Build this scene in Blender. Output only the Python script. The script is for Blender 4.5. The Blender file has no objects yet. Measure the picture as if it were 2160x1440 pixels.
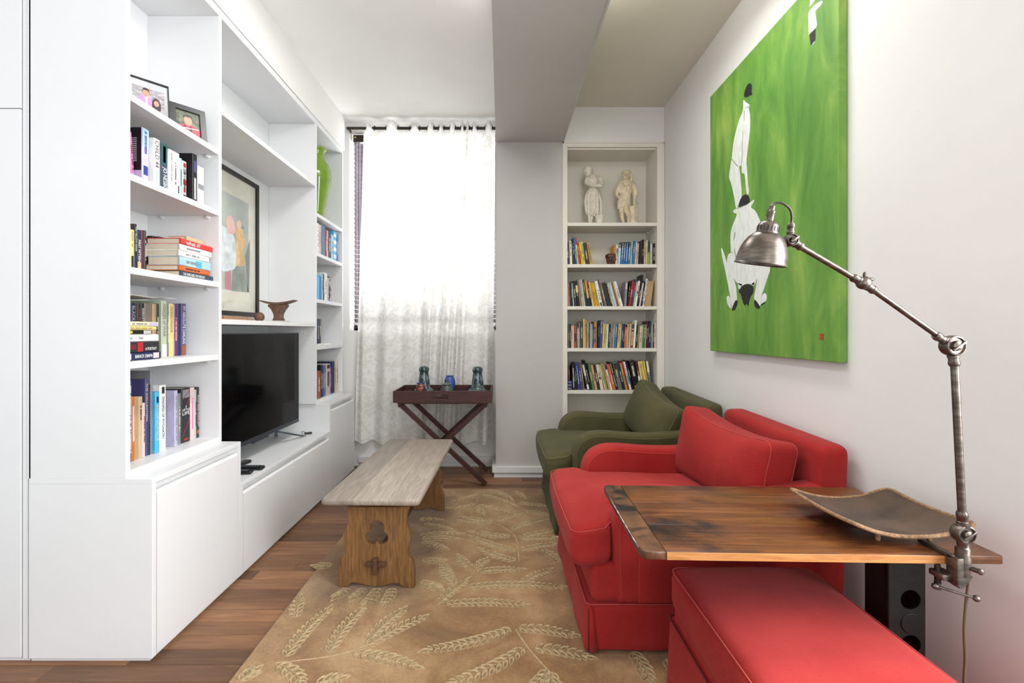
import bpy, bmesh, math, random
from mathutils import Vector, Matrix
random.seed(11)
S = bpy.context.scene
COL = S.collection
R = math.radians

# ---------------------------------------------------------------- camera, light, exposure
F, VX, VY, EYE = 990.0, 1058.0, 698.0, 1.2          # focal length and vanishing point measured on the 2160x1440 frame
cam_d = bpy.data.cameras.new('camera')
cam = bpy.data.objects.new('camera', cam_d)
COL.objects.link(cam)
cam.location = (0, 0, EYE)
cam.rotation_euler = (R(90), 0, 0)
cam_d.sensor_width = 36.0
cam_d.lens = F / 2160.0 * 36.0
cam_d.shift_x = (1080 - VX) / 2160.0
cam_d.shift_y = (VY - 720) / 2160.0
cam_d.clip_start = 0.02
S.camera = cam

W = bpy.data.worlds.new('sky')
S.world = W
W.use_nodes = True
bg = W.node_tree.nodes['Background']
bg.inputs['Color'].default_value = (0.93, 0.97, 1.0, 1)
bg.inputs['Strength'].default_value = 0.52


def area(name, loc, rot, sx, sy, power, col=(1, 1, 1)):
    d = bpy.data.lights.new(name, 'AREA')
    d.shape = 'RECTANGLE'
    d.size, d.size_y, d.energy, d.color = sx, sy, power, col
    o = bpy.data.objects.new(name, d)
    o.location, o.rotation_euler = loc, rot
    COL.objects.link(o)
    return o


# daylight of the bright street outside the curtained window, then fill lights added out of view
area('window_daylight', (-0.66, 4.80, 1.65), (R(-90), 0, 0), 1.8, 2.9, 155, (0.97, 0.985, 1.0))
area('left_fill', (-3.1, -1.0, 1.75), (R(90), 0, R(-80)), 2.2, 2.3, 11, (0.97, 0.985, 1.0))  # this and the next two: fill added behind and beside the camera
area('rear_fill', (0.75, -2.1, 1.45), (R(90), 0, R(0)), 1.0, 2.2, 13, (0.97, 0.985, 1.0))
area('right_fill', (2.4, 0.1, 1.85), (R(90), 0, R(80)), 1.8, 2.2, 112, (0.96, 0.98, 1.0))
area('ceiling_fill', (-0.36, 2.15, 3.02), (0, 0, 0), 0.6, 0.7, 16, (1.0, 0.995, 0.985))  # fill added under the ceiling above the view, no fixture there
area('alcove_fill', (0.68, 2.15, 3.02), (0, R(12), 0), 0.3, 0.7, 10, (1.0, 0.99, 0.975))  # second overhead fill, added to brighten the far right side

S.view_settings.view_transform = 'Standard'
S.view_settings.look = 'None'
S.view_settings.gamma = 1.0
S.view_settings.use_curve_mapping = False
S.view_settings.exposure = 0.90


# ---------------------------------------------------------------- helpers
def wx(px, d): return (px - VX) * d / F
def wz(py, d): return EYE - (py - VY) * d / F
def dpl(px, X): return X * F / (px - VX)            # depth at which the side plane X shows at column px
def dfl(py, z=0.0): return (EYE - z) * F / (py - VY)


def lin(h):
    h = h.lstrip('#')
    c = [int(h[i:i + 2], 16) / 255 for i in (0, 2, 4)]
    return tuple(x / 12.92 if x <= 0.04045 else ((x + 0.055) / 1.055) ** 2.4 for x in c) + (1.0,)


def nodes(name):
    m = bpy.data.materials.new(name)
    m.use_nodes = True
    nt = m.node_tree
    return m, nt, nt.nodes['Principled BSDF']


def coords(nt, stretch, rnd=False):
    tc = nt.nodes.new('ShaderNodeTexCoord')
    mp = nt.nodes.new('ShaderNodeMapping')
    mp.inputs['Scale'].default_value = stretch
    nt.links.new(tc.outputs['Object'], mp.inputs['Vector'])
    if rnd:
        oi = nt.nodes.new('ShaderNodeObjectInfo')
        mu = nt.nodes.new('ShaderNodeMath'); mu.operation = 'MULTIPLY'; mu.inputs[1].default_value = 37.0
        cx = nt.nodes.new('ShaderNodeCombineXYZ')
        nt.links.new(oi.outputs['Random'], mu.inputs[0])
        for k in range(3): nt.links.new(mu.outputs[0], cx.inputs[k])
        nt.links.new(cx.outputs[0], mp.inputs['Location'])
    return mp


def noise(nt, mp, scale, detail=4, rough=0.55, dist=0.0):
    n = nt.nodes.new('ShaderNodeTexNoise')
    n.inputs['Scale'].default_value = scale
    n.inputs['Detail'].default_value = detail
    n.inputs['Roughness'].default_value = rough
    n.inputs['Distortion'].default_value = dist
    nt.links.new(mp.outputs['Vector'], n.inputs['Vector'])
    return n


def ramp(nt, src, stops):
    r = nt.nodes.new('ShaderNodeValToRGB')
    el = r.color_ramp.elements
    while len(el) < len(stops): el.new(0.5)
    for e, (p, c) in zip(el, stops):
        e.position = p
        e.color = lin(c) if isinstance(c, str) else c
    nt.links.new(src, r.inputs['Fac'])
    return r


def bump(nt, b, src, strength, dist=0.01):
    bp = nt.nodes.new('ShaderNodeBump')
    bp.inputs['Strength'].default_value = strength
    bp.inputs['Distance'].default_value = dist
    nt.links.new(src, bp.inputs['Height'])
    nt.links.new(bp.outputs['Normal'], b.inputs['Normal'])
    return bp


def shade(h, k):
    h = h.lstrip('#')
    return '#' + ''.join('%02x' % max(0, min(255, int(int(h[i:i + 2], 16) * k))) for i in (0, 2, 4))


def pm(name, c, rough=0.5, metal=0.0, var=0.06, vs=6.0, stretch=(1, 1, 1), bmp=0.0, bs=150.0, bd=0.002, spec=0.5, c2=None, sheen=0.0):
    m, nt, b = nodes(name)
    mp = coords(nt, stretch)
    n = noise(nt, mp, vs)
    r = ramp(nt, n.outputs['Fac'], [(0.3, shade(c, 1 - var)), (0.7, c2 or shade(c, 1 + var))])
    nt.links.new(r.outputs['Color'], b.inputs['Base Color'])
    b.inputs['Roughness'].default_value = rough
    b.inputs['Metallic'].default_value = metal
    b.inputs['Specular IOR Level'].default_value = spec
    if sheen:
        b.inputs['Sheen Weight'].default_value = sheen
        b.inputs['Sheen Roughness'].default_value = 0.6
    if bmp:
        n2 = noise(nt, mp, bs, 2)
        bump(nt, b, n2.outputs['Fac'], bmp, bd)
    return m


def wood(name, stops, stretch, scale=3.0, rough=0.5, rnd=False, bmp=0.25, dist=1.2, bd=0.002, spec=0.4, blotch=None):
    m, nt, b = nodes(name)
    mp = coords(nt, stretch, rnd)
    n = noise(nt, mp, scale, 8, 0.62, dist)
    r = ramp(nt, n.outputs['Fac'], stops)
    col = r.outputs['Color']
    if rnd:
        oi = nt.nodes.new('ShaderNodeObjectInfo')
        hs = nt.nodes.new('ShaderNodeHueSaturation')
        mr = nt.nodes.new('ShaderNodeMapRange')
        mr.inputs['To Min'].default_value, mr.inputs['To Max'].default_value = 0.52, 1.38
        nt.links.new(oi.outputs['Random'], mr.inputs['Value'])
        nt.links.new(mr.outputs[0], hs.inputs['Value'])
        nt.links.new(col, hs.inputs['Color'])
        col = hs.outputs['Color']
    if blotch:                                       # stains and wear in the wood itself
        bc, bscale, lo, hi = blotch
        mp2 = coords(nt, (1, 1.6, 1))
        n2 = noise(nt, mp2, bscale, 6, 0.6, 0.4)
        f = ramp(nt, n2.outputs['Fac'], [(lo, '#000000'), (hi, '#ffffff')])
        mx = nt.nodes.new('ShaderNodeMix'); mx.data_type = 'RGBA'
        nt.links.new(f.outputs['Color'], mx.inputs['Factor'])
        nt.links.new(col, mx.inputs['A'])
        mx.inputs['B'].default_value = lin(bc)
        col = mx.outputs['Result']
    nt.links.new(col, b.inputs['Base Color'])
    b.inputs['Roughness'].default_value = rough
    b.inputs['Specular IOR Level'].default_value = spec
    if bmp: bump(nt, b, n.outputs['Fac'], bmp, bd)
    return m


def fabric(name, c, c2, thread=900.0, var=3.0, rough=0.95, bmp=0.35):
    m, nt, b = nodes(name)
    mp = coords(nt, (1, 1, 1))
    n = noise(nt, mp, var, 5, 0.6)
    fine = noise(nt, mp, 260, 2)
    ad = nt.nodes.new('ShaderNodeMath'); ad.operation = 'MULTIPLY_ADD'
    ad.inputs[1].default_value = 0.35
    nt.links.new(fine.outputs['Fac'], ad.inputs[0])
    nt.links.new(n.outputs['Fac'], ad.inputs[2])
    r = ramp(nt, ad.outputs[0], [(0.45, c), (0.95, c2)])
    nt.links.new(r.outputs['Color'], b.inputs['Base Color'])
    b.inputs['Roughness'].default_value = rough
    b.inputs['Specular IOR Level'].default_value = 0.15
    b.inputs['Sheen Weight'].default_value = 0.06
    b.inputs['Sheen Roughness'].default_value = 0.5
    w1 = nt.nodes.new('ShaderNodeTexWave'); w1.inputs['Scale'].default_value = thread / 6.0
    w1.bands_direction = 'DIAGONAL'
    nt.links.new(mp.outputs['Vector'], w1.inputs['Vector'])
    bump(nt, b, w1.outputs['Fac'], bmp, 0.0008)
    return m


ORG = {}


def worg(o):
    v = Vector((0, 0, 0))
    while o is not None:
        v += Vector(o.location)
        o = o.parent
    return v


def tag(o, label=None, cat=None, group=None, kind=None):
    if label: o['label'] = label
    if cat: o['category'] = cat
    if group: o['group'] = group
    if kind: o['kind'] = kind
    return o


def empty(name, loc=(0, 0, 0), rz=0.0, label=None, cat=None, group=None, kind=None):
    o = bpy.data.objects.new(name, None)
    o.empty_display_size = 0.05
    o.location = loc
    o.rotation_euler = (0, 0, rz)
    COL.objects.link(o)
    return tag(o, label, cat, group, kind)


class MB:
    """Collects shapes; put() links them as one mesh object. Shapes are given in world coordinates unless local=True."""
    def __init__(s): s.V, s.F = [], []

    def add(s, vs, fs, M=None):
        b = len(s.V)
        s.V += [tuple(M @ Vector(v)) if M is not None else tuple(v) for v in vs]
        s.F += [tuple(b + i for i in f) for f in fs]
        return s

    def box(s, x0, x1, y0, y1, z0, z1, M=None, c=0.0):
        if c <= 0:
            vs = [(x, y, z) for z in (z0, z1) for y in (y0, y1) for x in (x0, x1)]
            return s.add(vs, [(0, 2, 3, 1), (4, 5, 7, 6), (0, 1, 5, 4), (2, 6, 7, 3), (0, 4, 6, 2), (1, 3, 7, 5)], M)
        bm = bmesh.new()
        bmesh.ops.create_cube(bm, size=1.0)
        for v in bm.verts:
            v.co = Vector(((x0 + x1) / 2 + v.co.x * (x1 - x0), (y0 + y1) / 2 + v.co.y * (y1 - y0), (z0 + z1) / 2 + v.co.z * (z1 - z0)))
        bmesh.ops.bevel(bm, geom=list(bm.edges), offset=c, segments=2, profile=0.5, affect='EDGES')
        bm.verts.index_update()
        vs = [tuple(v.co) for v in bm.verts]
        fs = [tuple(v.index for v in f.verts) for f in bm.faces]
        bm.free()
        return s.add(vs, fs, M)

    def tube(s, pts, r, n=8, closed=False, M=None, cap=True):
        pts = [Vector(p) for p in pts]
        m = len(pts)
        rs = r if isinstance(r, (list, tuple)) else [r] * m
        vs, fs = [], []
        up = None
        for i, p in enumerate(pts):
            if closed: t = pts[(i + 1) % m] - pts[i - 1]
            else: t = pts[min(i + 1, m - 1)] - pts[max(i - 1, 0)]
            t = t.normalized() if t.length > 1e-9 else Vector((0, 0, 1))
            if up is None:
                a = Vector((0, 0, 1)) if abs(t.z) < 0.9 else Vector((1, 0, 0))
                up = (a - t * a.dot(t)).normalized()
            else:
                up = (up - t * up.dot(t))
                up = up.normalized() if up.length > 1e-6 else t.orthogonal().normalized()
            sd = t.cross(up)
            for k in range(n):
                a = 2 * math.pi * k / n
                vs.append(p + (up * math.cos(a) + sd * math.sin(a)) * rs[i])
        for i in range(m if closed else m - 1):
            j = (i + 1) % m
            for k in range(n):
                l = (k + 1) % n
                fs.append((i * n + k, i * n + l, j * n + l, j * n + k))
        if not closed and cap:
            fs.append(tuple(range(n - 1, -1, -1)))
            fs.append(tuple((m - 1) * n + k for k in range(n)))
        return s.add(vs, fs, M)

    def lathe(s, prof, n=28, M=None):
        vs, fs = [], []
        for r, z in prof:
            for k in range(n):
                a = 2 * math.pi * k / n
                vs.append((max(r, 1e-4) * math.cos(a), max(r, 1e-4) * math.sin(a), z))
        for i in range(len(prof) - 1):
            for k in range(n):
                l = (k + 1) % n
                fs.append((i * n + k, i * n + l, (i + 1) * n + l, (i + 1) * n + k))
        fs.append(tuple(range(n - 1, -1, -1)))
        fs.append(tuple((len(prof) - 1) * n + k for k in range(n)))
        return s.add(vs, fs, M)

    def soft(s, x0, x1, y0, y1, z0, z1, r, n=8, puff=(0, 0, 0), fn=None, M=None, m=3):
        """A rounded, padded block."""
        c = Vector(((x0 + x1) / 2, (y0 + y1) / 2, (z0 + z1) / 2))
        hf = Vector(((x1 - x0) / 2, (y1 - y0) / 2, (z1 - z0) / 2))
        rr = [min(r, hf[k] * 0.999) for k in range(3)]
        ax = []
        for k in range(3):
            inn = hf[k] - rr[k]
            l = [-hf[k] + rr[k] * (1 - math.cos(i / m * math.pi / 2)) for i in range(m)]
            l += [-inn + 2 * inn * i / n for i in range(n + 1)]
            l += [hf[k] - rr[k] * (1 - math.cos(i / m * math.pi / 2)) for i in range(m - 1, -1, -1)]
            ax.append(l)
        N = [len(a) for a in ax]
        idx, vs, fs = {}, [], []

        def vid(i, j, k):
            key = (i, j, k)
            if key not in idx:
                q = Vector((ax[0][i], ax[1][j], ax[2][k]))
                core = Vector([max(-(hf[a] - rr[a]), min(hf[a] - rr[a], q[a])) for a in range(3)])
                d = q - core
                dn = Vector([d[a] / rr[a] for a in range(3)])
                L = dn.length
                p = core + (Vector([d[a] / L for a in range(3)]) if L > 1e-9 else Vector((0, 0, 0)))
                u = [q[a] / hf[a] for a in range(3)]
                w = [1 - t * t for t in u]
                p.x += puff[0] * u[0] * w[1] * w[2]
                p.y += puff[1] * u[1] * w[0] * w[2]
                p.z += puff[2] * u[2] * w[0] * w[1]
                p += c
                if fn: p = Vector(fn(p.x, p.y, p.z))
                idx[key] = len(vs)
                vs.append(p)
            return idx[key]

        for a in range(3):
            b, d = (a + 1) % 3, (a + 2) % 3
            for side in (0, N[a] - 1):
                for i in range(N[b] - 1):
                    for j in range(N[d] - 1):
                        q = []
                        for ii, jj in ((i, j), (i + 1, j), (i + 1, j + 1), (i, j + 1)):
                            t = [0, 0, 0]
                            t[a], t[b], t[d] = side, ii, jj
                            q.append(vid(*t))
                        fs.append(tuple(q if side else q[::-1]))
        return s.add(vs, fs, M)

    def ell(s, c, r, n=12, m=8, M=None):
        vs, fs = [], []
        for i in range(m + 1):
            t = math.pi * i / m
            for k in range(n):
                a = 2 * math.pi * k / n
                vs.append((c[0] + r[0] * math.sin(t) * math.cos(a), c[1] + r[1] * math.sin(t) * math.sin(a), c[2] - r[2] * math.cos(t)))
        for i in range(m):
            for k in range(n):
                l = (k + 1) % n
                fs.append((i * n + k, i * n + l, (i + 1) * n + l, (i + 1) * n + k))
        return s.add(vs, fs, M)

    def put(s, name, mat, parent=None, smooth=False, local=False, loc=None):
        me = bpy.data.meshes.new(name)
        org = Vector((0, 0, 0))
        if not local:
            if parent is not None: org = worg(parent)
            elif loc is not None: org = Vector(loc)
        me.from_pydata([tuple(Vector(v) - org) for v in s.V], [], s.F)
        me.update()
        if smooth:
            for p in me.polygons: p.use_smooth = True
            if smooth != 'all' and hasattr(me, 'set_sharp_from_angle'): me.set_sharp_from_angle(angle=R(40))
        me.materials.append(mat)
        o = bpy.data.objects.new(name, me)
        if parent is not None: o.parent = parent
        elif loc is not None: o.location = loc
        COL.objects.link(o)
        return o


def obj_from(me, name, mat, parent=None, M=None, local=False):
    """Links a ready mesh; M places it in world coordinates (or the parent's, when local)."""
    if M is not None: me.transform(M)
    if not local and parent is not None: me.transform(Matrix.Translation(-worg(parent)))
    me.materials.clear()
    me.materials.append(mat)
    o = bpy.data.objects.new(name, me)
    if parent is not None: o.parent = parent
    COL.objects.link(o)
    return o


def curve_mesh(loops, extrude, bevel=0.0, res=2):
    cu = bpy.data.curves.new('outline', 'CURVE')
    cu.dimensions = '2D'
    cu.fill_mode = 'BOTH'
    cu.extrude = extrude
    cu.bevel_depth = bevel
    cu.bevel_resolution = res
    cu.offset = -bevel
    for L in loops:
        sp = cu.splines.new('POLY')
        sp.points.add(len(L) - 1)
        for p, q in zip(sp.points, L): p.co = (q[0], q[1], 0, 1)
        sp.use_cyclic_u = True
    ob = bpy.data.objects.new('outline', cu)
    me = bpy.data.meshes.new_from_object(ob)
    bpy.data.objects.remove(ob)
    bpy.data.curves.remove(cu)
    return me


def text_mesh(txt, length, height, extrude=0.0002):
    """Lettering as a flat mesh in the XY plane, centred, fitted to a box."""
    cu = bpy.data.curves.new('lettering', 'FONT')
    cu.body = txt
    cu.size = 1.0
    cu.extrude = extrude
    cu.resolution_u = 3
    cu.align_x = 'CENTER'
    cu.align_y = 'CENTER'
    ob = bpy.data.objects.new('lettering', cu)
    me = bpy.data.meshes.new_from_object(ob)
    bpy.data.objects.remove(ob)
    bpy.data.curves.remove(cu)
    xs = [v.co.x for v in me.vertices]; ys = [v.co.y for v in me.vertices]
    if not xs: return me
    cx, cy = (min(xs) + max(xs)) / 2, (min(ys) + max(ys)) / 2
    sx, sy = length / max(1e-6, max(xs) - min(xs)), height / max(1e-6, max(ys) - min(ys))
    for v in me.vertices: v.co = ((v.co.x - cx) * sx, (v.co.y - cy) * sy, v.co.z)
    return me


def catmull(pts, k=6, closed=True):
    out, n = [], len(pts)
    rng = range(n) if closed else range(n - 1)
    for i in rng:
        g = lambda j: Vector(pts[j % n]) if closed else Vector(pts[max(0, min(n - 1, j))])
        p0, p1, p2, p3 = g(i - 1), g(i), g(i + 1), g(i + 2)
        for t in range(k):
            u = t / k
            out.append(0.5 * ((2 * p1) + (p2 - p0) * u + (2 * p0 - 5 * p1 + 4 * p2 - p3) * u * u + (3 * p1 - p0 - 3 * p2 + p3) * u ** 3))
    if not closed: out.append(Vector(pts[-1]))
    return out


def basis(x, y, z, o=(0, 0, 0)):
    x, y, z, o = Vector(x), Vector(y), Vector(z), Vector(o)
    return Matrix(((x.x, y.x, z.x, o.x), (x.y, y.y, z.y, o.y), (x.z, y.z, z.z, o.z), (0, 0, 0, 1)))


ONES = ['', 'first', 'second', 'third', 'fourth', 'fifth', 'sixth', 'seventh', 'eighth', 'ninth', 'tenth', 'eleventh', 'twelfth', 'thirteenth',
        'fourteenth', 'fifteenth', 'sixteenth', 'seventeenth', 'eighteenth', 'nineteenth']
TENS = {2: 'twenty', 3: 'thirty', 4: 'forty', 5: 'fifty', 6: 'sixty'}
TENTH = {2: 'twentieth', 3: 'thirtieth', 4: 'fortieth', 5: 'fiftieth', 6: 'sixtieth'}


def ordinal(n):
    if n < 20: return ONES[n]
    return TENTH[n // 10] if n % 10 == 0 else TENS[n // 10] + '-' + ONES[n % 10]


# ---------------------------------------------------------------- materials
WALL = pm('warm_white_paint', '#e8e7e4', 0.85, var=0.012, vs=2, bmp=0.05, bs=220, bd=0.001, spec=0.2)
CEIL = pm('ceiling_paint', '#f2f2ef', 0.9, var=0.01, vs=2, spec=0.15)
CEILW = pm('alcove_ceiling_paint', '#e0d9cd', 0.9, var=0.01, vs=2, spec=0.15)
GREIGE = pm('beam_pillar_greige', '#bebbb7', 0.85, var=0.012, vs=2, bmp=0.05, bs=220, bd=0.001, spec=0.2)  # darker and greyer than the walls, for beam, trim and pillar
LAM = pm('white_laminate', '#dfe0e1', 0.38, var=0.006, vs=2, spec=0.4)
CASE = pm('cream_bookcase_paint', '#dfdbd0', 0.5, var=0.01, vs=3, spec=0.35)
TRIM = pm('white_trim_paint', '#dfe0e0', 0.45, var=0.01, vs=3)
PLANK = wood('floor_timber', [(0.25, '#664630'), (0.5, '#7c573c'), (0.72, '#916a4a')], (1.2, 14, 6), 3.0, 0.42, True, 0.06, 0.8)
SUB = pm('dark_joint', '#2b1d15', 0.9)
RED = fabric('red_upholstery', '#95201f', '#ad3733')
REDSEAM = pm('red_piping', '#b34640', 0.9, bmp=0.3, bs=300)
GREEN = fabric('olive_upholstery', '#47462b', '#5d5a3c')
GREENSEAM = pm('olive_piping', '#6f6c4c', 0.9, bmp=0.3, bs=300)
BLACK = pm('black_plastic', '#0e0f11', 0.35, var=0.1)
# ---------------------------------------------------------------- the room
CZ, BZ = 3.047, 2.757          # ceiling, underside of the beam and soffit
XR, YB = 1.342, 4.18           # right wall, window wall
XC, XB = -1.3617, -1.2655      # faces of the shelving and of the base cupboards
YP = 3.87                      # pillar and alcove front
PX0, PX1 = -0.047, 0.5

floor = MB().box(-3.2, XR + 0.2, -2.2, 4.5, -0.10, -0.016).put('floor', SUB)
tag(floor, 'warm brown hardwood floor of boards running across the room', kind='structure')
rp = random.Random(5)
y = 0.86
PW = 0.0829
k = 0
while y < 4.2:
    xs = [-1.95]
    x = -1.95 + rp.uniform(0.35, 1.5)
    while x < XR - 0.3:
        xs.append(x)
        x += rp.uniform(0.9, 1.9)
    xs.append(XR)
    for a, b in zip(xs, xs[1:]):
        g = MB().box(a + 0.0006, b - 0.0006, y + 0.0006, y + PW - 0.0006, -0.016, 0.0, c=0.0011)
        o = g.put('plank', PLANK, floor)
        o.location = (0, 0, 0)
    y += PW
wl = MB().box(-1.75, -1.722, 1.9, 4.4, 0, CZ).put('wall_left', WALL); tag(wl, kind='structure')
wr = MB().box(XR, XR + 0.2, 1.05, 4.5, 0, CZ).put('wall_right', WALL); tag(wr, kind='structure')
tag(MB().box(-3.2, XR + 0.2, -2.3, -2.2, 0, CZ).put('wall_blocker', WALL), kind='structure')  # unseen wall behind the camera, added to block light from the rear
WX0, WX1, WZ0, WZ1 = -1.355, -0.01, 1.205, 2.985
g = MB()
g.box(-1.75, WX0, YB, YB + 0.22, 0, CZ).box(WX1, PX1 - 0.002, YB, YB + 0.22, 0, CZ)
g.box(WX0, WX1, YB, YB + 0.22, 0, WZ0).box(WX0, WX1, YB, YB + 0.22, WZ1, CZ)
wb = g.put('wall_back', WALL); tag(wb, kind='structure')
g = MB().box(PX1, XR, YP + 0.005, YP + 0.3, 2.757, CZ).box(PX1 - 0.001, XR, YP + 0.335, YP + 0.5, 0, CZ)
tag(g.put('wall_alcove', WALL), kind='structure')
g = MB().box(-3.2, PX1 + 0.01, -2.2, 4.4, CZ, CZ + 0.1)
tag(g.put('ceiling', CEIL), kind='structure')
tag(MB().box(PX1 + 0.01, XR + 0.2, -2.2, 4.4, CZ, CZ + 0.1).put('ceiling_alcove', CEILW), kind='structure')
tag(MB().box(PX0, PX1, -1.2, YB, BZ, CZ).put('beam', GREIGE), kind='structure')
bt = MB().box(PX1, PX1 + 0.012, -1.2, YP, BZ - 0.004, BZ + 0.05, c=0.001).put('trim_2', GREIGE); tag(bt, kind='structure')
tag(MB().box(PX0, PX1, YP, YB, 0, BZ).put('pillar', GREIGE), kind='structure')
tag(MB().box(-1.75, XC + 0.004, 1.70, 4.06, BZ + 0.004, CZ).put('wall_soffit', WALL), kind='structure')
g = MB().box(-0.376, -0.262, 2.2, 2.697, CZ - 0.003, CZ + 0.001, c=0.001)
tag(g.put('trim_1', CEIL), kind='structure')


def baseboard(name, x0, x1, y, ret=None):
    g = MB()
    g.box(x0, x1, y - 0.03, y, 0.040, 0.088, c=0.002).box(x0 + 0.015, x1, y - 0.018, y, 0.0, 0.0398)
    if ret:
        g.box(x0, x0 + 0.0295, y + 0.0005, ret, 0.040, 0.088, c=0.001).box(x0 + 0.0155, x0 + 0.0295, y + 0.0005, ret, 0.0, 0.0395)
    return tag(g.put(name, TRIM), kind='structure')


baseboard('baseboard_back', XB + 0.0, PX0 - 0.031, YB)
baseboard('baseboard_pillar', PX0 - 0.03, PX1 - 0.01, YP, ret=YB - 0.03)
g = MB().box(XR - 0.018, XR, 1.05, YP, 0.0, 0.088, c=0.002)
tag(g.put('baseboard_right', TRIM), kind='structure')

# window, pane, blind, rod, curtain
wn = empty('window_1', (-0.68, YB + 0.18, WZ0), kind='structure')
g = MB()
for a, b in ((WX0, WX0 + 0.05), (WX1 - 0.05, WX1), (-0.715, -0.665)):
    g.box(a, b, YB + 0.15, YB + 0.20, WZ0, WZ1)
g.box(WX0, WX1, YB + 0.15, YB + 0.20, WZ0, WZ0 + 0.05).box(WX0, WX1, YB + 0.15, YB + 0.20, WZ1 - 0.05, WZ1)
g.put('window_frame', TRIM, wn)
m, nt, b = nodes('window_glass')
tr = nt.nodes.new('ShaderNodeBsdfTransparent'); gl = nt.nodes.new('ShaderNodeBsdfGlossy'); gl.inputs['Roughness'].default_value = 0.02
mx = nt.nodes.new('ShaderNodeMixShader'); mx.inputs[0].default_value = 0.06
nt.links.new(tr.outputs[0], mx.inputs[1]); nt.links.new(gl.outputs[0], mx.inputs[2])
nt.links.new(mx.outputs[0], nt.nodes['Material Output'].inputs['Surface'])
GLASS = m
MB().box(WX0 + 0.05, -0.715, YB + 0.172, YB + 0.178, WZ0 + 0.05, WZ1 - 0.05).put('pane', GLASS, wn)
MB().box(-0.665, WX1 - 0.05, YB + 0.172, YB + 0.178, WZ0 + 0.05, WZ1 - 0.05).put('pane', GLASS, wn)
tag(MB().box(WX0, WX1, YB + 0.02, YB + 0.2, WZ0 - 0.012, WZ0, c=0.002).put('window_sill', TRIM), kind='structure')

SLAT = pm('plum_grey_slat', '#6a6067', 0.55, var=0.08, stretch=(1, 8, 8))
BLK = pm('dark_bronze', '#2c2724', 0.45, metal=0.3)
bl = empty('venetian_blind', (-0.68, YB + 0.07, WZ1), label='plum-grey slatted venetian blind hanging in the window behind the sheer curtain', cat='blind')
MB().box(WX0 + 0.02, WX1 - 0.005, YB + 0.04, YB + 0.10, WZ1 - 0.085, WZ1 - 0.02, c=0.003).put('head_rail', BLK, bl)
z = WZ1 - 0.115
while z > WZ0 + 0.05:
    a = R(-40 - 3 * math.sin(z * 9))
    M = Matrix.Translation((0, YB + 0.07, z)) @ Matrix.Rotation(a, 4, 'X')
    g = MB()
    n = 6
    xs = (WX0 + 0.025, WX1 - 0.01)
    vs, fs = [], []
    for i in range(n + 1):
        u = -0.025 + 0.05 * i / n
        w = 0.004 * (1 - (u / 0.025) ** 2)
        for x in xs:
            vs += [(x, u, w), (x, u, w - 0.0015)]
    for i in range(n):
        q = i * 4
        fs += [(q, q + 2, q + 6, q + 4), (q + 1, q + 5, q + 7, q + 3)]
    g.add(vs, fs, M)
    g.put('slat', SLAT, bl, smooth=True)
    z -= 0.0415
MB().box(WX0 + 0.025, WX1 - 0.01, YB + 0.05, YB + 0.09, WZ0 + 0.015, WZ0 + 0.035, c=0.003).put('bottom_rail', BLK, bl)
for x in (-1.30, -1.275, -0.9, -0.45, -0.06):
    MB().tube([(x, YB + 0.045, WZ1 - 0.05), (x, YB + 0.045, WZ0 + 0.03)], 0.0015, 5).put('lift_cord', TRIM, bl)
MB().ell((-1.315, YB + 0.036, WZ1 - 0.045), (0.008, 0.005, 0.008)).put('screw_cap', pm('brass_screw', '#c9b23a', 0.4), bl, smooth=True)

YRD = 4.10
ZRD = wz(270.5, YRD)
rod = empty('curtain_rod', (-0.65, YRD, ZRD), label='dark metal curtain rod above the window holding the sheer curtain', cat='rod')
MB().tube([(XC + 0.01, YRD, ZRD), (PX0 - 0.002, YRD, ZRD)], 0.0125, 12).put('rod', BLK, rod, smooth=True)
MB().box(-1.345, -1.335, YRD - 0.006, YB, ZRD - 0.01, ZRD + 0.01).put('bracket', BLK, rod)

m, nt, b = nodes('sheer_jacquard')
mp = coords(nt, (1, 0.25, 0.8))
nz = noise(nt, mp, 15.0, 2.5, 0.5, 2.2)
pt = ramp(nt, nz.outputs['Fac'], [(0.44, '#000000'), (0.50, '#ffffff')])
cr = ramp(nt, nz.outputs['Fac'], [(0.38, '#f4f3ef'), (0.44, '#ebe9e3'), (0.47, '#f7f6f3'), (0.60, '#fbfaf8')])
df = nt.nodes.new('ShaderNodeBsdfDiffuse'); tl = nt.nodes.new('ShaderNodeBsdfTranslucent'); tr = nt.nodes.new('ShaderNodeBsdfTransparent')
nt.links.new(cr.outputs['Color'], df.inputs['Color']); nt.links.new(cr.outputs['Color'], tl.inputs['Color'])
m1 = nt.nodes.new('ShaderNodeMixShader'); m1.inputs[0].default_value = 0.27
nt.links.new(df.outputs[0], m1.inputs[1]); nt.links.new(tl.outputs[0], m1.inputs[2])
m2 = nt.nodes.new('ShaderNodeMixShader')
mr = nt.nodes.new('ShaderNodeMapRange'); mr.inputs['To Min'].default_value = 0.90; mr.inputs['To Max'].default_value = 0.95
nt.links.new(pt.outputs['Color'], mr.inputs['Value']); nt.links.new(mr.outputs[0], m2.inputs[0])
nt.links.new(tr.outputs[0], m2.inputs[1]); nt.links.new(m1.outputs[0], m2.inputs[2])
nt.links.new(m2.outputs[0], nt.nodes['Material Output'].inputs['Surface'])
SHEER = m

peaks = [wx(p, YRD) for p in (752, 778, 827, 877, 910, 931, 955, 977, 986.5, 1000, 1031, 1060)]
cx0, cx1 = wx(765, YRD), PX0 - 0.008


def phase(x):
    for i in range(len(peaks) - 1):
        if x <= peaks[i + 1]: return i + (x - peaks[i]) / (peaks[i + 1] - peaks[i])
    return len(peaks) - 1.0


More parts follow.
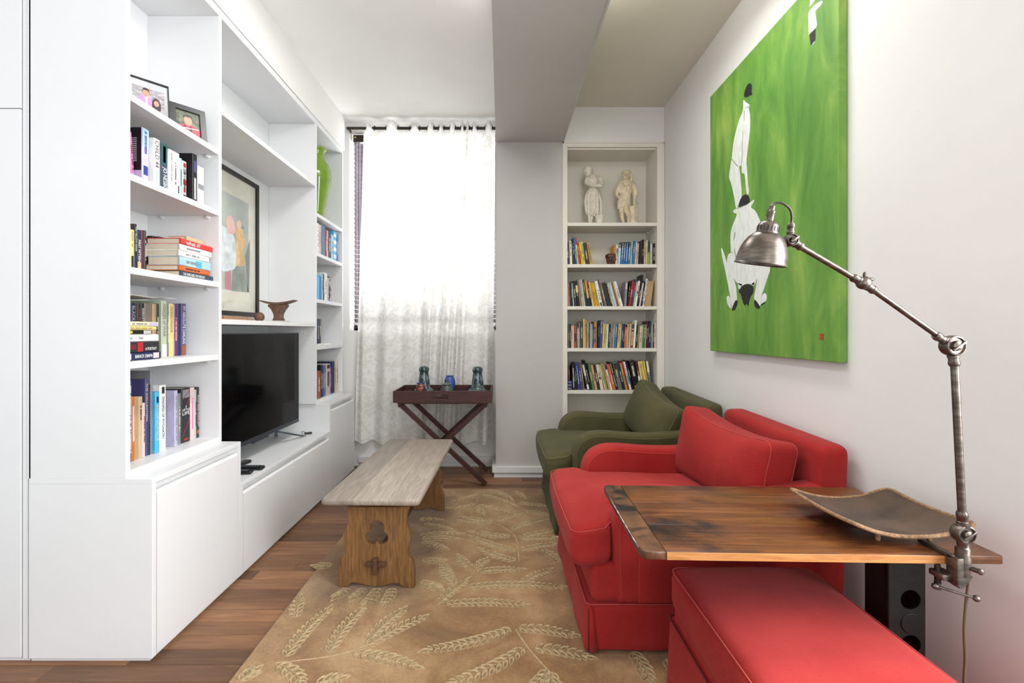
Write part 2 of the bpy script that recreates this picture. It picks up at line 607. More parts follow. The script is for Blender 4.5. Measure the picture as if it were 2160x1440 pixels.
ctop, cbot = ZRD + 0.035, 0.215
NU, NV = 300, 46
vs, fs = [], []
for j in range(NV + 1):
    t = j / NV
    for i in range(NU + 1):
        u = i / NU
        x = cx0 + (cx1 - cx0) * u
        ph = phase(x) * 2 * math.pi
        # pleats merge and soften on the way down, and the cloth flares to the left
        soft = 1 - 0.25 * t
        yy = -0.040 * math.cos(ph) * soft - (0.010 + 0.012 * t) * math.sin(ph * 0.5 + 1.3) - 0.006 * t * math.sin(u * 57 + 2 * t)
        yy += 0.016 * t * max(0, min(1, (u - 0.25) * 3)) * math.sin(ph * 1.5 + 0.8 + 3 * t)
        xs = x - 0.075 * t * (1 - u) - 0.13 * t * math.exp(-((u - 0.72) / 0.2) ** 2) + 0.012 * t * math.sin(u * 31)
        zt = ctop + 0.016 * math.cos(ph) * 1.0
        zb = cbot + 0.018 * math.sin(u * 7.0 + 0.6) - 0.012 * math.cos(ph)
        vs.append((min(xs, cx1), max(4.046, min(YRD + yy * 0.95, YB - 0.02)) - 0.002 * t, zt + (zb - zt) * t))
for j in range(NV):
    for i in range(NU):
        a = j * (NU + 1) + i
        fs.append((a, a + 1, a + NU + 2, a + NU + 1))
cur = empty('curtain', (cx0, YRD, ZRD), label='sheer white floral jacquard curtain hanging from the dark rod over the window', cat='curtain')
g = MB(); g.V, g.F = vs, fs
g.put('cloth', SHEER, cur, smooth='all')
for i in range(1, len(peaks) - 1):
    for f in (0.25, 0.75):
        x = peaks[i] + (peaks[i + 1] - peaks[i]) * f
        if cx0 < x < cx1 - 0.01:
            pts = [(x + 0.003 * math.sin(a), YRD + 0.02 * math.cos(a), ZRD + 0.02 * math.sin(a)) for a in [2 * math.pi * q / 16 for q in range(16)]]
            MB().tube(pts, 0.003, 6, closed=True).put('eyelet', BLK, cur, smooth=True)

# ---------------------------------------------------------------- built-in cupboards and shelving on the left
XW = -1.713                                                   # back of the shelving
ZT = 0.665


def base_unit(label, y0, y1, zt, doors, end_near=False):
    t = empty('base_cupboard', (XB, y0, 0), label=label, cat='cupboard', group='white base cupboards under the shelving')
    g = MB()
    g.box(XW, XB, y0, y1, zt - 0.02, zt, c=0.0015)                               # top
    g.box(XW, XB, y0, y0 + 0.02, 0.014, zt - 0.02, c=0.001)                       # ends
    g.box(XW, XB, y1 - 0.02, y1, 0.014, zt - 0.02, c=0.001)
    g.box(XW, XB - 0.03, y0 + 0.02, y1 - 0.02, 0.014, 0.03).box(XW, XW + 0.01, y0 + 0.02, y1 - 0.02, 0.03, zt - 0.02)
    g.put('carcass', LAM, t)
    MB().box(XW, XB - 0.016, y0 + 0.010 if end_near else y0, y1, 0.0, 0.014).put('plinth', LAM, t)
    g = MB().box(XB - 0.032, XB - 0.025, y0 + 0.02, y1 - 0.02, zt - 0.075, zt - 0.02)
    g.put('grip_recess', LAM, t)
    n = len(doors) - 1
    for a, b in zip(doors, doors[1:]):
        # door leaf with a sloping finger grip along its top edge
        xo, xi = XB + 0.0, XB - 0.019
        aa, bb = a + 0.0018, b - 0.0018
        zt2 = zt - 0.052
        vs = [(xo, aa, 0.018), (xi, aa, 0.018), (xi, aa, zt2 + 0.002), (xo - 0.007, aa, zt2 + 0.002), (xo, aa, zt2 - 0.008)]
        vs += [(p[0], bb, p[2]) for p in vs]
        fs = [(0, 1, 2, 3, 4), (9, 8, 7, 6, 5)] + [(i, i + 5, (i + 1) % 5 + 5, (i + 1) % 5) for i in range(5)]
        MB().add(vs, fs).put('door', LAM, t)
    return t


base_unit('white base cupboard under the tall bookcase, one door and a grip edge', 1.70, 2.278, ZT, [1.722, 2.256], True)
base_unit('low white two-door base cupboard carrying the television', 2.279, 3.459, 0.462, [2.30, 2.868, 3.438])
base_unit('white base cupboard beside the curtain, under the narrow far shelves', 3.460, 4.035, ZT, [3.482, 4.013])

ZS = {'A': 2.073, 'B': 1.780, 'C': 1.436, 'D': 1.087}
PIN = pm('white_shelf_pin', '#e9e9e6', 0.4)


def shelf_unit(label, y0, y1, shelves, zb, sides=(True, True), bottom=True, pins=True):
    t = empty('shelf_unit', (XC, y0, zb), label=label, cat='bookcase', group='white built-in shelving on the cupboard run')
    ya, yb = y0, y1
    if sides[0]:
        MB().box(XW, XC, y0, y0 + 0.021, zb, BZ - 0.0375, c=0.001).put('side_panel', LAM, t); ya = y0 + 0.021
    if sides[1]:
        MB().box(XW, XC, y1 - 0.021, y1, zb, BZ - 0.0375, c=0.001).put('side_panel', LAM, t); yb = y1 - 0.021
    MB().box(XW - 0.004, XW + 0.006, y0, y1, zb, BZ).put('back_panel', LAM, t)
    MB().box(XW, XC, y0, y1, BZ - 0.037, BZ, c=0.001).put('top_panel', LAM, t)
    if bottom: MB().box(XW, XC, ya, yb, zb, zb + 0.025, c=0.001).put('bottom_panel', LAM, t)
    for zz in shelves:
        MB().box(XW + 0.006, XC - 0.001, ya + 0.0005, yb - 0.0005, zz - 0.0255, zz, c=0.001).put('shelf', LAM, t)
        if pins:
            for yy, sg in ((ya, 1), (yb, -1)):
                for xx in (XC - 0.05, XC - 0.27):
                    MB().tube([(xx, yy, zz - 0.033), (xx, yy + sg * 0.012, zz - 0.033)], 0.0075, 8).put('shelf_pin', PIN, t)
    return t


shelf_unit('tall white bookcase unit nearest the camera, packed with upright and stacked books', 1.7005, 2.2835, list(ZS.values()), ZT)
shelf_unit('wide white shelf unit around the television with a framed print inside', 2.2845, 3.4395, [2.281, 1.2585], 0.462, (False, False), False, False)
shelf_unit('narrow white bookcase unit beside the curtain, topped by a green vase', 3.4405, 4.035, list(ZS.values()), ZT)

# the tall cupboard at the very edge of the frame
t = empty('tall_cupboard', (-2.0, 1.70, 0), label='tall white cupboard with flat doors at the near end of the shelving', cat='cupboard')
MB().box(-2.40, -1.757, 1.722, 2.25, 0.012, 2.9).put('carcass', LAM, t)
MB().box(-2.40, wx(42.5, 1.7), 1.702, 1.721, 0.0165, wz(229, 1.7), c=0.001).put('door', LAM, t)
MB().box(-2.40, wx(42.5, 1.7), 1.702, 1.721, wz(227, 1.7), 2.9, c=0.001).put('door', LAM, t)
MB().box(wx(45.5, 1.7), -1.7195, 1.704, 1.75, 0.012, 2.9, c=0.001).put('filler_strip', LAM, t)
MB().box(-2.40, -1.7195, 1.712, 1.75, 0.0, 0.012).put('plinth', LAM, t)

# ---------------------------------------------------------------- bookcase in the alcove
t = empty('alcove_bookcase', (0.91, YP, 0), label='tall cream bookcase built into the alcove between pillar and wall', cat='bookcase')
bx0, bx1 = wx(1186, YP), XR - 0.001
ox0, ox1 = wx(1196.5, YP), wx(1385, YP)
YK = 4.172
g = MB().box(bx0, ox0, YP - 0.012, YP + 0.012, 0.09, 2.752, c=0.002); g.put('frame_upright', CASE, t)
g = MB().box(ox1, bx1, YP - 0.012, YP + 0.012, 0.09, 2.752, c=0.002); g.put('frame_upright', CASE, t)
MB().box(ox0, ox1, YP - 0.012, YP + 0.012, 2.713, 2.752, c=0.002).put('frame_head', CASE, t)
MB().box(bx0, bx1, YP + 0.0, YP + 0.012, 0.0, 0.09).put('plinth', CASE, t)
MB().box(bx0 + 0.004, ox0, YP + 0.012, YK, 0.09, 2.713).put('side_panel', CASE, t)
MB().box(ox1, bx1 - 0.004, YP + 0.012, YK, 0.09, 2.713).put('side_panel', CASE, t)
MB().box(ox0, ox1, YK - 0.012, YK, 0.09, 2.713).put('back_panel', CASE, t)
MB().box(ox0, ox1, YP + 0.012, YK - 0.012, 2.700, 2.713).put('top_panel', CASE, t)
ZA = [2.0926, 1.751, 1.4044, 1.059, 0.711]
for zz in ZA + [0.36]:
    MB().box(ox0 + 0.0005, ox1 - 0.0005, YP - 0.006, YK - 0.0125, zz - 0.028, zz, c=0.0015).put('shelf', CASE, t)
    for yy in (YP + 0.06, YP + 0.22):
        MB().tube([(ox1, yy, zz - 0.036), (ox1 - 0.012, yy, zz - 0.036)], 0.006, 8).put('shelf_pin', PIN, t)
# raised bead around the frame
g = MB()
for a, b in ((bx0 + 0.004, bx0 + 0.012), (bx1 - 0.014, bx1 - 0.006)):
    g.box(a, b, YP - 0.018, YP - 0.012, 0.09, 2.752)
g.box(bx0 + 0.004, bx1 - 0.006, YP - 0.018, YP - 0.012, 2.742, 2.752)
g.put('frame_bead', CASE, t)
# ---------------------------------------------------------------- rug with tufted fronds
m, nt, b = nodes('gold_rug_pile')
mp = coords(nt, (1, 1, 1))
n1 = noise(nt, mp, 3.4, 9, 0.68, 0.5)
n2 = noise(nt, mp, 130, 3, 0.7)
mm = nt.nodes.new('ShaderNodeMath'); mm.operation = 'MULTIPLY_ADD'; mm.inputs[1].default_value = 0.30
nt.links.new(n2.outputs['Fac'], mm.inputs[0]); nt.links.new(n1.outputs['Fac'], mm.inputs[2])
r = ramp(nt, mm.outputs[0], [(0.38, '#5f3f1f'), (0.60, '#836036'), (0.86, '#ad8c60')])
nt.links.new(r.outputs['Color'], b.inputs['Base Color'])
b.inputs['Roughness'].default_value = 1.0
b.inputs['Specular IOR Level'].default_value = 0.1
b.inputs['Sheen Weight'].default_value = 0.4
bump(nt, b, n2.outputs['Fac'], 0.5, 0.004)
RUG = m
FROND = pm('pale_tufted_wool', '#a89473', 1.0, var=0.12, vs=60, bmp=0.4, bs=400, spec=0.1)
RX0, RX1, RY0, RY1, RZ = -0.925, 1.03, 0.80, 3.535, 0.012
rug = MB().box(RX0, RX1, RY0, RY1, 0.0005, RZ, c=0.004).put('rug', RUG, loc=(RX0, RY0, 0))
tag(rug, 'large golden brown rug with pale tufted fronds under the bench and armchairs', 'rug')


def fp(px, py):
    d = dfl(py, RZ)
    return Vector((wx(px, d), d, 0))


def leaflet(g, p, ax, ln, w):
    """Raised outline of one tufted leaflet."""
    sd = Vector((-ax.y, ax.x, 0))
    prof = [(0, 0.08), (0.25, 0.8), (0.5, 1.0), (0.78, 0.62), (1.0, 0.0)]
    ring = [(t, q) for t, q in prof] + [(t, -q) for t, q in prof[-2::-1]]
    ctr = (0.48, 0.0)
    vs = []
    for t, q in ring: vs.append(p + ax * (t * ln) + sd * (q * w / 2) + Vector((0, 0, RZ - 0.001)))
    for t, q in ring:
        tt, qq = ctr[0] + (t - ctr[0]) * 0.86, q * 0.86
        vs.append(p + ax * (tt * ln) + sd * (qq * w / 2) + Vector((0, 0, RZ + 0.0035)))
    for t, q in ring:
        tt, qq = ctr[0] + (t - ctr[0]) * 0.50, q * 0.42
        vs.append(p + ax * (tt * ln) + sd * (qq * w / 2) + Vector((0, 0, RZ + 0.0005)))
    n = len(ring)
    fs = []
    for k in range(n):
        l = (k + 1) % n
        fs.append((k, l, n + l, n + k))
        fs.append((n + k, n + l, 2 * n + l, 2 * n + k))
    g.add(vs, fs)


def frond(a, c, w=1.0):
    a, c = fp(*a), fp(*c)
    ax = c - a
    L = ax.length
    ax.normalize()
    sd = Vector((-ax.y, ax.x, 0))
    bow = 0.05 * L
    g = MB()
    n = max(4, int(L / 0.026))
    path = [a + ax * (L * t) + sd * (bow * math.sin(math.pi * t)) for t in [i / n for i in range(n + 1)]]
    for i in range(n):
        t = (i + 0.4) / n
        p = path[i].lerp(path[i + 1], 0.4)
        dr = (path[i + 1] - path[i]).normalized()
        s2 = Vector((-dr.y, dr.x, 0))
        k = w * (0.75 + 0.45 * math.sin(math.pi * min(1, 0.15 + t * 0.9)))
        for sg in (1, -1):
            leaflet(g, p, (dr * 0.80 + s2 * sg * 0.60).normalized(), 0.046 * k, 0.021 * k)
    leaflet(g, path[-1] - ax * 0.012, ax, 0.06 * w, 0.024 * w)
    g.put('frond', FROND, rug)


def stem(pts, w=0.006):
    q = catmull([fp(*p) for p in pts], 5, False)
    g = MB()
    g.tube([p + Vector((0, 0, RZ - 0.001)) for p in q], w * 0.6, 6)
    g.put('stem', FROND, rug)


stem([(581, 1398), (689, 1385), (740, 1373), (771, 1360)])
for a, c in (((600, 1389), (692, 1286)), ((692, 1380), (764, 1284)), ((776, 1353), (848, 1288)), ((768, 1366), (889, 1304)), ((740, 1378), (872, 1405)),
             ((583, 1401), (634, 1437)), ((624, 1305), (634, 1262)), ((735, 1238), (711, 1257)), ((769, 1238), (747, 1259)), ((798, 1238), (771, 1272)),
             ((827, 1238), (812, 1273)), ((880, 1228), (920, 1238)), ((504, 1440), (533, 1418)), ((660, 1446), (712, 1432)),
             ((1083, 1325), (905, 1370)), ((1109, 1365), (955, 1440)), ((1088, 1325), (1206, 1339)), ((1121, 1366), (1236, 1385)), ((1157, 1409), (1129, 1446)),
             ((1160, 1414), (1160, 1446)), ((1330, 1370), (1371, 1439)), ((1400, 1385), (1436, 1432)),
             ((925, 1274), (984, 1225)), ((936, 1274), (1104, 1276)), ((984, 1238), (1183, 1238)), ((964, 1238), (933, 1193)), ((1099, 1230), (1157, 1203)),
             ((1002, 1207), (1093, 1201)), ((900, 1232), (922, 1240)), ((1093, 1184), (1017, 1159)), ((1093, 1163), (996, 1132)), ((1081, 1132), (999, 1122)),
             ((1044, 1102), (978, 1098)), ((1042, 1101), (981, 1090)), ((1044, 1099), (1096, 1085)), ((1075, 1118), (1156, 1094)), ((1091, 1137), (1166, 1119)),
             ((1094, 1139), (1168, 1134)), ((1096, 1161), (1169, 1148)), ((1138, 1158), (1176, 1180)), ((1013, 1041), (960, 1056)), ((1015, 1043), (1083, 1065)),
             ((1039, 1034), (1078, 1054)), ((1080, 1035), (1103, 1047)), ((1004, 1062), (970, 1070)), ((1005, 1065), (1068, 1080)), ((1000, 1067), (1017, 1083)),
             ((1091, 1061), (1150, 1067)), ((1104, 1078), (1153, 1086)), ((962, 1070), (934, 1067)), ((890, 1105), (949, 1117)), ((880, 1130), (965, 1125)),
             ((885, 1137), (962, 1137)), ((885, 1143), (936, 1156)), ((885, 1185), (926, 1182)), ((997, 1200), (970, 1174)), ((1005, 1200), (1023, 1182)),
             ((961, 1231), (939, 1193)), ((705, 1192), (672, 1192)), ((880, 1096), (922, 1096))):
    frond(a, c)
stem([(1088, 1327), (1116, 1368), (1170, 1427), (1196, 1446)])
stem([(924, 1275), (974, 1233), (1002, 1205)])
stem([(1095, 1184), (1093, 1154), (1089, 1137), (1075, 1119), (1044, 1103)])
stem([(1035, 1033), (1012, 1044), (1005, 1062)])

# ---------------------------------------------------------------- oak bench used as a coffee table
OAK = wood('worn_oak', [(0.2, '#3f2a1c'), (0.47, '#76532f'), (0.75, '#9a7243')], (18, 18, 1.5), 6.0, 0.55, False, 0.35, 0.8, 0.002)
OAKTOP = wood('bleached_oak_top', [(0.15, '#75695e'), (0.5, '#968a7e'), (0.8, '#b0a496')], (16, 1.4, 8), 4.0, 0.42, True, 0.25, 0.8, 0.0012, 0.4, None)
OAKDK = wood('dark_oak', [(0.2, '#3c2a20'), (0.7, '#664832')], (9, 2, 9), 4.0, 0.55)
bench = empty('bench', (-0.568, 2.655, RZ), R(-1.5), 'low oak trestle bench with bleached plank top and trefoil cut-outs on the rug', 'bench')
BW, BL, ZB = 0.222, 0.585, 0.0
top = None
edges = [-0.222, -0.075, 0.085, 0.222]


def bfn(x, y, z):
    return (x, y, z)


for i, (a, b) in enumerate(zip(edges, edges[1:])):
    r0 = 0.012
    loop = []
    # rounded outer corners on the two edge boards
    def arc(cx, cy, q0, r=0.028):
        return [(cx + r * math.cos(q0 + R(15 * k)), cy + r * math.sin(q0 + R(15 * k))) for k in range(7)]
    if i == 0:
        loop = [(b - 0.0004, -BL), (b - 0.0004, BL)] + arc(a + 0.028, BL - 0.028, R(90)) + arc(a + 0.028, -BL + 0.028, R(180))
    elif i == 2:
        loop = [(a + 0.0004, BL), (a + 0.0004, -BL)] + arc(b - 0.028, -BL + 0.028, R(270)) + arc(b - 0.028, BL - 0.028, 0)
    else:
        loop = [(a + 0.0004, -BL), (b - 0.0004, -BL), (b - 0.0004, BL), (a + 0.0004, BL)]
    bm = bmesh.new()
    lo = [bm.verts.new((x, y, 0.415)) for x, y in loop]
    f = bm.faces.new(lo)
    if f.normal.z > 0: pass
    ex = bmesh.ops.extrude_face_region(bm, geom=[f])
    up = [v for v in ex['geom'] if isinstance(v, bmesh.types.BMVert)]
    for v in up: v.co.z = 0.445
    bm.faces.ensure_lookup_table()
    bmesh.ops.recalc_face_normals(bm, faces=bm.faces)
    def outer(v): return abs(abs(v.co.y) - BL) < 0.03 or (i == 0 and v.co.x < b - 0.01) or (i == 2 and v.co.x > a + 0.01)
    eg = [e for e in bm.edges if abs(e.verts[0].co.z - e.verts[1].co.z) < 1e-6 and not (abs(abs(e.verts[0].co.x - (b if i < 2 else 9))) < 0.002 and abs(e.verts[1].co.x - e.verts[0].co.x) < 1e-5)
          and not (i > 0 and abs(e.verts[0].co.x - a) < 0.002 and abs(e.verts[1].co.x - e.verts[0].co.x) < 1e-5)]
    bmesh.ops.bevel(bm, geom=eg, offset=0.011, segments=3, profile=0.5, affect='EDGES', clamp_overlap=True)
    me = bpy.data.meshes.new('top_board')
    bm.to_mesh(me); bm.free()
    for p in me.polygons: p.use_smooth = True
    me.set_sharp_from_angle(angle=R(35))
    o = obj_from(me, 'top_board', OAKTOP, bench, None, True)

u = 2.19 / 990 / 4
half_r = [(900, 672), (884, 735), (880, 790), (895, 855), (910, 905), (912, 945), (893, 1035), (900, 1085), (930, 1125), (943, 1195), (945, 1345)]
half_l = [(305, 1345), (305, 1200), (315, 1140), (332, 1100), (362, 1055), (350, 985), (348, 945), (362, 870), (390, 800), (386, 735), (378, 672)]
foot = [(862, 1345), (835, 1325), (800, 1308), (745, 1312), (690, 1328), (640, 1336), (560, 1332), (500, 1318), (450, 1308), (410, 1312), (385, 1345)]


def bl(p): return ((p[0] - 625) * u, (1345 - p[1]) * u)


outline = [tuple(q) for q in catmull([bl(p) for p in half_r], 5, False)] + [tuple(q) for q in catmull([bl(p) for p in foot], 4, False)] + [tuple(q) for q in catmull([bl(p) for p in half_l], 5, False)]
hole = []
for cx, cy, rr, a0, a1 in ((632, 842, 60, -25, 205), (586, 928, 56, 110, 322), (670, 930, 54, 218, 430)):
    for k in range(13):
        a = R(a0 + (a1 - a0) * k / 12)
        hole.append(bl((cx + rr * math.cos(a), cy - rr * math.sin(a))))
for yy in (-0.465, 0.465):
    me = curve_mesh([outline, hole], 0.0135, 0.003)
    M = basis((1, 0, 0), (0, 0, 1), (0, -1, 0), (0, yy, 0))
    obj_from(me, 'leg', OAK, bench, M, True)
MB().box(-0.012, 0.012, -0.452, 0.452, 0.085, 0.15, c=0.003).put('stretcher', OAKDK, bench, local=True)
for sg in (-1, 1):
    MB().box(-0.046, 0.046, sg * 0.482 - 0.012, sg * 0.482 + 0.012, 0.099, 0.122, c=0.004).put('tenon', OAKDK, bench, local=True)
    MB().soft(-0.011, 0.011, sg * 0.497 - 0.012, sg * 0.497 + 0.012, 0.068, 0.145, 0.008, 3).put('wedge', OAKDK, bench, smooth=True, local=True)

# ---------------------------------------------------------------- armchairs


SLIT = pm('painted_pleat_shade', '#2a0d0c', 0.95)  # dark colour painted in for the shade inside the pleat gap


def armchair(name, org, fab, seam, label, lean, yaw, drop, roll):
    t = empty(name, org, 0, label, 'armchair')
    Wd = 0.80

    def put(g, nm, mt=fab, par=t): return g.put(nm, mt, par, smooth='all', local=True)
    # skirted base
    def flare(x, y, z):
        k = max(0.0, (0.17 - z) / 0.17)
        return (x - 0.012 * k * (1 if x < 0.3 else 0) + 0.004 * k * math.sin(y * 23), y + (0.008 * k if y > Wd / 2 else -0.008 * k) + 0.003 * k * math.sin(x * 17), z)
    put(MB().soft(0.012, 0.985, 0.0, Wd, 0.003, 0.172, 0.016, 12, fn=flare), 'skirt')
    # kick pleats at the two front corners
    for yy, sg in ((0.0, -1), (Wd, 1)):
        vs = [(0.022, yy + sg * 0.0008, 0.168), (0.020, yy + sg * 0.0095, 0.004), (0.050, yy + sg * 0.0095, 0.004), (0.034, yy + sg * 0.0008, 0.168)]
        vs += [(p[0], p[1] + sg * 0.0025, p[2]) for p in vs]
        put(MB().add(vs, [(0, 1, 2, 3), (4, 7, 6, 5), (0, 4, 5, 1), (1, 5, 6, 2), (2, 6, 7, 3), (3, 7, 4, 0)]), 'kick_pleat')
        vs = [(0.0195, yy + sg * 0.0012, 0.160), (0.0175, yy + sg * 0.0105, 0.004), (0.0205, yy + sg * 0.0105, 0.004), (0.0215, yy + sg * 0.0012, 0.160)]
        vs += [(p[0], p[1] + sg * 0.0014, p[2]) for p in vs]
        put(MB().add(vs, [(0, 1, 2, 3), (4, 7, 6, 5), (0, 4, 5, 1), (1, 5, 6, 2), (2, 6, 7, 3), (3, 7, 4, 0)]), 'pleat_gap_shade', SLIT)
    put(MB().soft(0.035, 0.93, 0.014, Wd - 0.014, 0.166, 0.318, 0.03, 10, puff=(0.006, 0.004, 0)), 'seat_deck')
    def loop(x0, x1, y0, y1, z, r, zf=None):
        pts = []
        for cx, cy, a0 in ((x1 - r, y1 - r, 0), (x0 + r, y1 - r, 90), (x0 + r, y0 + r, 180), (x1 - r, y0 + r, 270)):
            for k in range(6):
                a = R(a0 + 18 * k)
                pts.append((cx + r * math.cos(a), cy + r * math.sin(a), z))
        out = []
        n = len(pts)
        for i in range(n):
            a, b = Vector(pts[i]), Vector(pts[(i + 1) % n])
            st = max(1, int((b - a).length / 0.04))
            for s in range(st): out.append(a.lerp(b, s / st))
        if zf: out = [Vector(zf(*p)) for p in out]
        return out
    g = MB().tube(loop(0.013, 0.98, 0.004, Wd - 0.004, 0.172, 0.02), 0.0028, 6, True)
    put(g, 'skirt_piping', seam)

    # T-shaped seat cushion: full width in front of the arms
    def tee(x, y, z):
        k = 1 / (1 + math.exp((x - 0.118) / 0.012))
        hw = (Wd / 2 - 0.115) + (0.118) * k
        yy = Wd / 2 + (y - Wd / 2) / (Wd / 2) * hw
        u, v = (y - Wd / 2) / (Wd / 2), (x - 0.36) / 0.4
        k2 = max(0.0, min(1.0, (z - 0.30) / 0.162))
        zz = z + 0.022 * k2 * (1 - u * u) * (1 - min(1, v * v))
        sag = -0.012 * k2 * max(0, 1 - (x + 0.03) / 0.12)
        return (x + 0.012 * math.sin((u + 1) * 1.57) * -k, yy, zz + sag + 0.004 * math.sin(x * 11 + y * 7))
    put(MB().soft(-0.045, 0.78, 0.0, Wd, 0.300, 0.462, 0.05, 16, fn=tee, m=4), 'seat_cushion')
    def tee_top(x, y, z): return tuple(Vector(tee(x, y, 0.45)) + Vector((0, 0, 0.0)))
    def tee_bot(x, y, z):
        p = tee(x, y, 0.345); return p
    put(MB().tube(loop(-0.039, 0.775, 0.006, Wd - 0.006, 0.447, 0.04, tee_top), 0.002, 6, True), 'cushion_piping', seam)
    # arms: sloping profile with a rounded front
    prof = [(0.125, 0.166), (0.118, 0.30), (0.115, 0.42), (0.122, 0.485), (0.145, 0.535), (0.185, 0.570), (0.24, 0.588), (0.32, 0.590), (0.45, 0.580), (0.60, 0.578), (0.74, 0.590), (0.90, 0.610), (0.94, 0.60), (0.94, 0.166)]
    prof = [tuple(p) for p in catmull(prof[:12], 4, False)] + prof[12:]
    for y0 in (0.006, Wd - 0.116):
        me = curve_mesh([[(p[0], p[1]) for p in prof]], 0.055 - 0.03, 0.03, 4)
        M = basis((1, 0, 0), (0, 0, 1), (0, -1, 0), (0, y0 + 0.055, 0))
        for p in me.polygons: p.use_smooth = True
        o = obj_from(me, 'arm', fab, t, M, True)
        pts = [(p[0] - 0.001 if p[0] < 0.2 else p[0], y0 + 0.008, p[1]) for p in prof[4:40]]
        pts = [(0.128 + 0.022, y0 + 0.001, 0.18)] + [(p[0] + 0.024 * math.cos(min(1.57, i / 20 * 1.57)), y0 + 0.0005, p[2] - 0.024 * math.sin(min(1.57, i / 20 * 1.57))) for i, p in enumerate(pts)]
        put(MB().tube(pts, 0.0014, 5), 'arm_seam', seam)
    # side panel below the near arm with its upright front roll
    for y0, sg in ((0.004, -1), (Wd - 0.004, 1)):
        put(MB().soft(0.205, 0.93, y0 - 0.006, y0 + 0.006, 0.178, 0.50, 0.006, 6), 'side_panel')
    # back frame
    def bk(x, y, z): return (x + 0.03 * (z - 0.45), y, z - 0.02 * (1 - (y / Wd)))
    put(MB().soft(0.875, 0.995, 0.012, Wd - 0.012, 0.17, 0.775, 0.035, 10, puff=(0.006, 0, 0), fn=bk), 'back_frame')
    # loose back cushion
    hw, hh, th = 0.325, 0.168, 0.105
    def cush(x, y, z):
        u, v = y / hw, z / hh
        th2 = x * (0.62 + 0.38 * (1 - u * u) * (1 - v * v) + 0.0)
        zz = z * (1 + 0.05 * u * u) - 0.03 * (1 - u * u) * (1 if z > 0 else 0) * max(0, v)
        return (th2 * 1.15, y * (1 + 0.03 * v * v), zz)
    ctr = Vector((0.725, Wd / 2, 0.610 + drop))
    M = Matrix.Translation(ctr) @ Matrix.Rotation(R(yaw), 4, 'Z') @ Matrix.Rotation(R(lean), 4, 'Y') @ Matrix.Rotation(R(roll), 4, 'X')
    bc = put(MB().soft(-th, th, -hw, hw, -hh, hh, 0.05, 12, fn=cush, M=M, m=4), 'back_cushion')
    for sx in (-0.078, 0.078):
        pts = []
        for p in loop(-hh + 0.004, hh - 0.004, -hw + 0.004, hw - 0.004, 0, 0.05):
            pts.append(M @ Vector(cush(sx * 1.0, p.y, p.x)))
        put(MB().tube(pts, 0.002, 6, True), 'cushion_piping', seam)
    return t


armchair('armchair', (0.302, 1.735, RZ + 0.003), RED, REDSEAM, 'red upholstered armchair with loose back cushion, behind the wooden table', 8, 8, 0.0, 4)
armchair('armchair', (0.302, 2.735, RZ + 0.003), GREEN, GREENSEAM, 'olive green armchair with leaning back cushion, beside the alcove bookcase', 20, 8, 0.0, 12)

# ---------------------------------------------------------------- red ottoman
ot = empty('ottoman', (0.55, 1.56, RZ), 0, 'long red upholstered ottoman pushed under the wooden table', 'ottoman')


def put(g, nm, mt=RED): return g.put(nm, mt, ot, smooth='all')


def of(x, y, z): return (x + 0.004 * math.sin(y * 9), y, z + 0.004 * math.sin(x * 8 + y * 5))


put(MB().soft(0.552, 1.02, 0.60, 1.56, 0.29, 0.425, 0.034, 14, puff=(0.004, 0.004, 0.018), fn=of), 'top_cushion')
put(MB().soft(0.565, 1.008, 0.612, 1.548, 0.16, 0.30, 0.02, 8), 'body')
def of2(x, y, z):
    k = max(0, (0.25 - z) / 0.25)
    return (x + (-0.012 if x < 0.78 else 0.012) * k, y + 0.006 * k * (1 if y > 1.0 else -1), z)
put(MB().soft(0.553, 1.018, 0.603, 1.557, RZ + 0.002, 0.262, 0.02, 10, fn=of2), 'skirt')


def rloop(x0, x1, y0, y1, z, r):
    pts = []
    for cx, cy, a0 in ((x1 - r, y1 - r, 0), (x0 + r, y1 - r, 90), (x0 + r, y0 + r, 180), (x1 - r, y0 + r, 270)):
        for k in range(6):
            a = R(a0 + 18 * k)
            pts.append((cx + r * math.cos(a), cy + r * math.sin(a), z))
    return pts


put(MB().tube(rloop(0.5565, 1.0155, 0.6045, 1.5555, 0.416, 0.035), 0.002, 6, True), 'cushion_piping', REDSEAM)
put(MB().tube(rloop(0.552, 1.019, 0.602, 1.558, 0.258, 0.02), 0.003, 6, True), 'skirt_piping', pm('dark_red_piping', '#6d1c20', 0.9))

# ---------------------------------------------------------------- cantilevered pine table on an iron pedestal
PINE = wood('old_pine', [(0.2, '#28140b'), (0.42, '#4f2b15'), (0.60, '#6d401d'), (0.82, '#835327')], (1.5, 42, 12), 3.0, 0.36, True, 0.18, 0.9, 0.0012, 0.45, ('#1a0f0a', 4.2, 0.47, 0.66))
PINEEND = wood('old_pine_end', [(0.2, '#2c1a12'), (0.5, '#5a3a25'), (0.85, '#7a5636')], (16, 1.6, 6), 2.6, 0.4, False, 0.15, 0.8, 0.0012, 0.45, ('#151010', 6.0, 0.50, 0.62))
PINEEDGE = wood('worn_pine_edge', [(0.2, '#8a4f28'), (0.5, '#b07a44'), (0.8, '#c7955c')], (2, 20, 20), 3.0, 0.45)
IRON = pm('black_cast_iron', '#14120f', 0.5, metal=0.35, var=0.3, vs=30, bmp=0.4, bs=90, bd=0.002)
TZ = 0.65
tb = empty('side_table', (0.80, 1.415, 0), R(-1.6), 'dark stained pine table with breadboard end over the red ottoman', 'table')
tx0, tx1, ty0, ty1 = -0.445, 0.435, -0.255, 0.252
bws = [ty0, -0.09, 0.085, ty1]
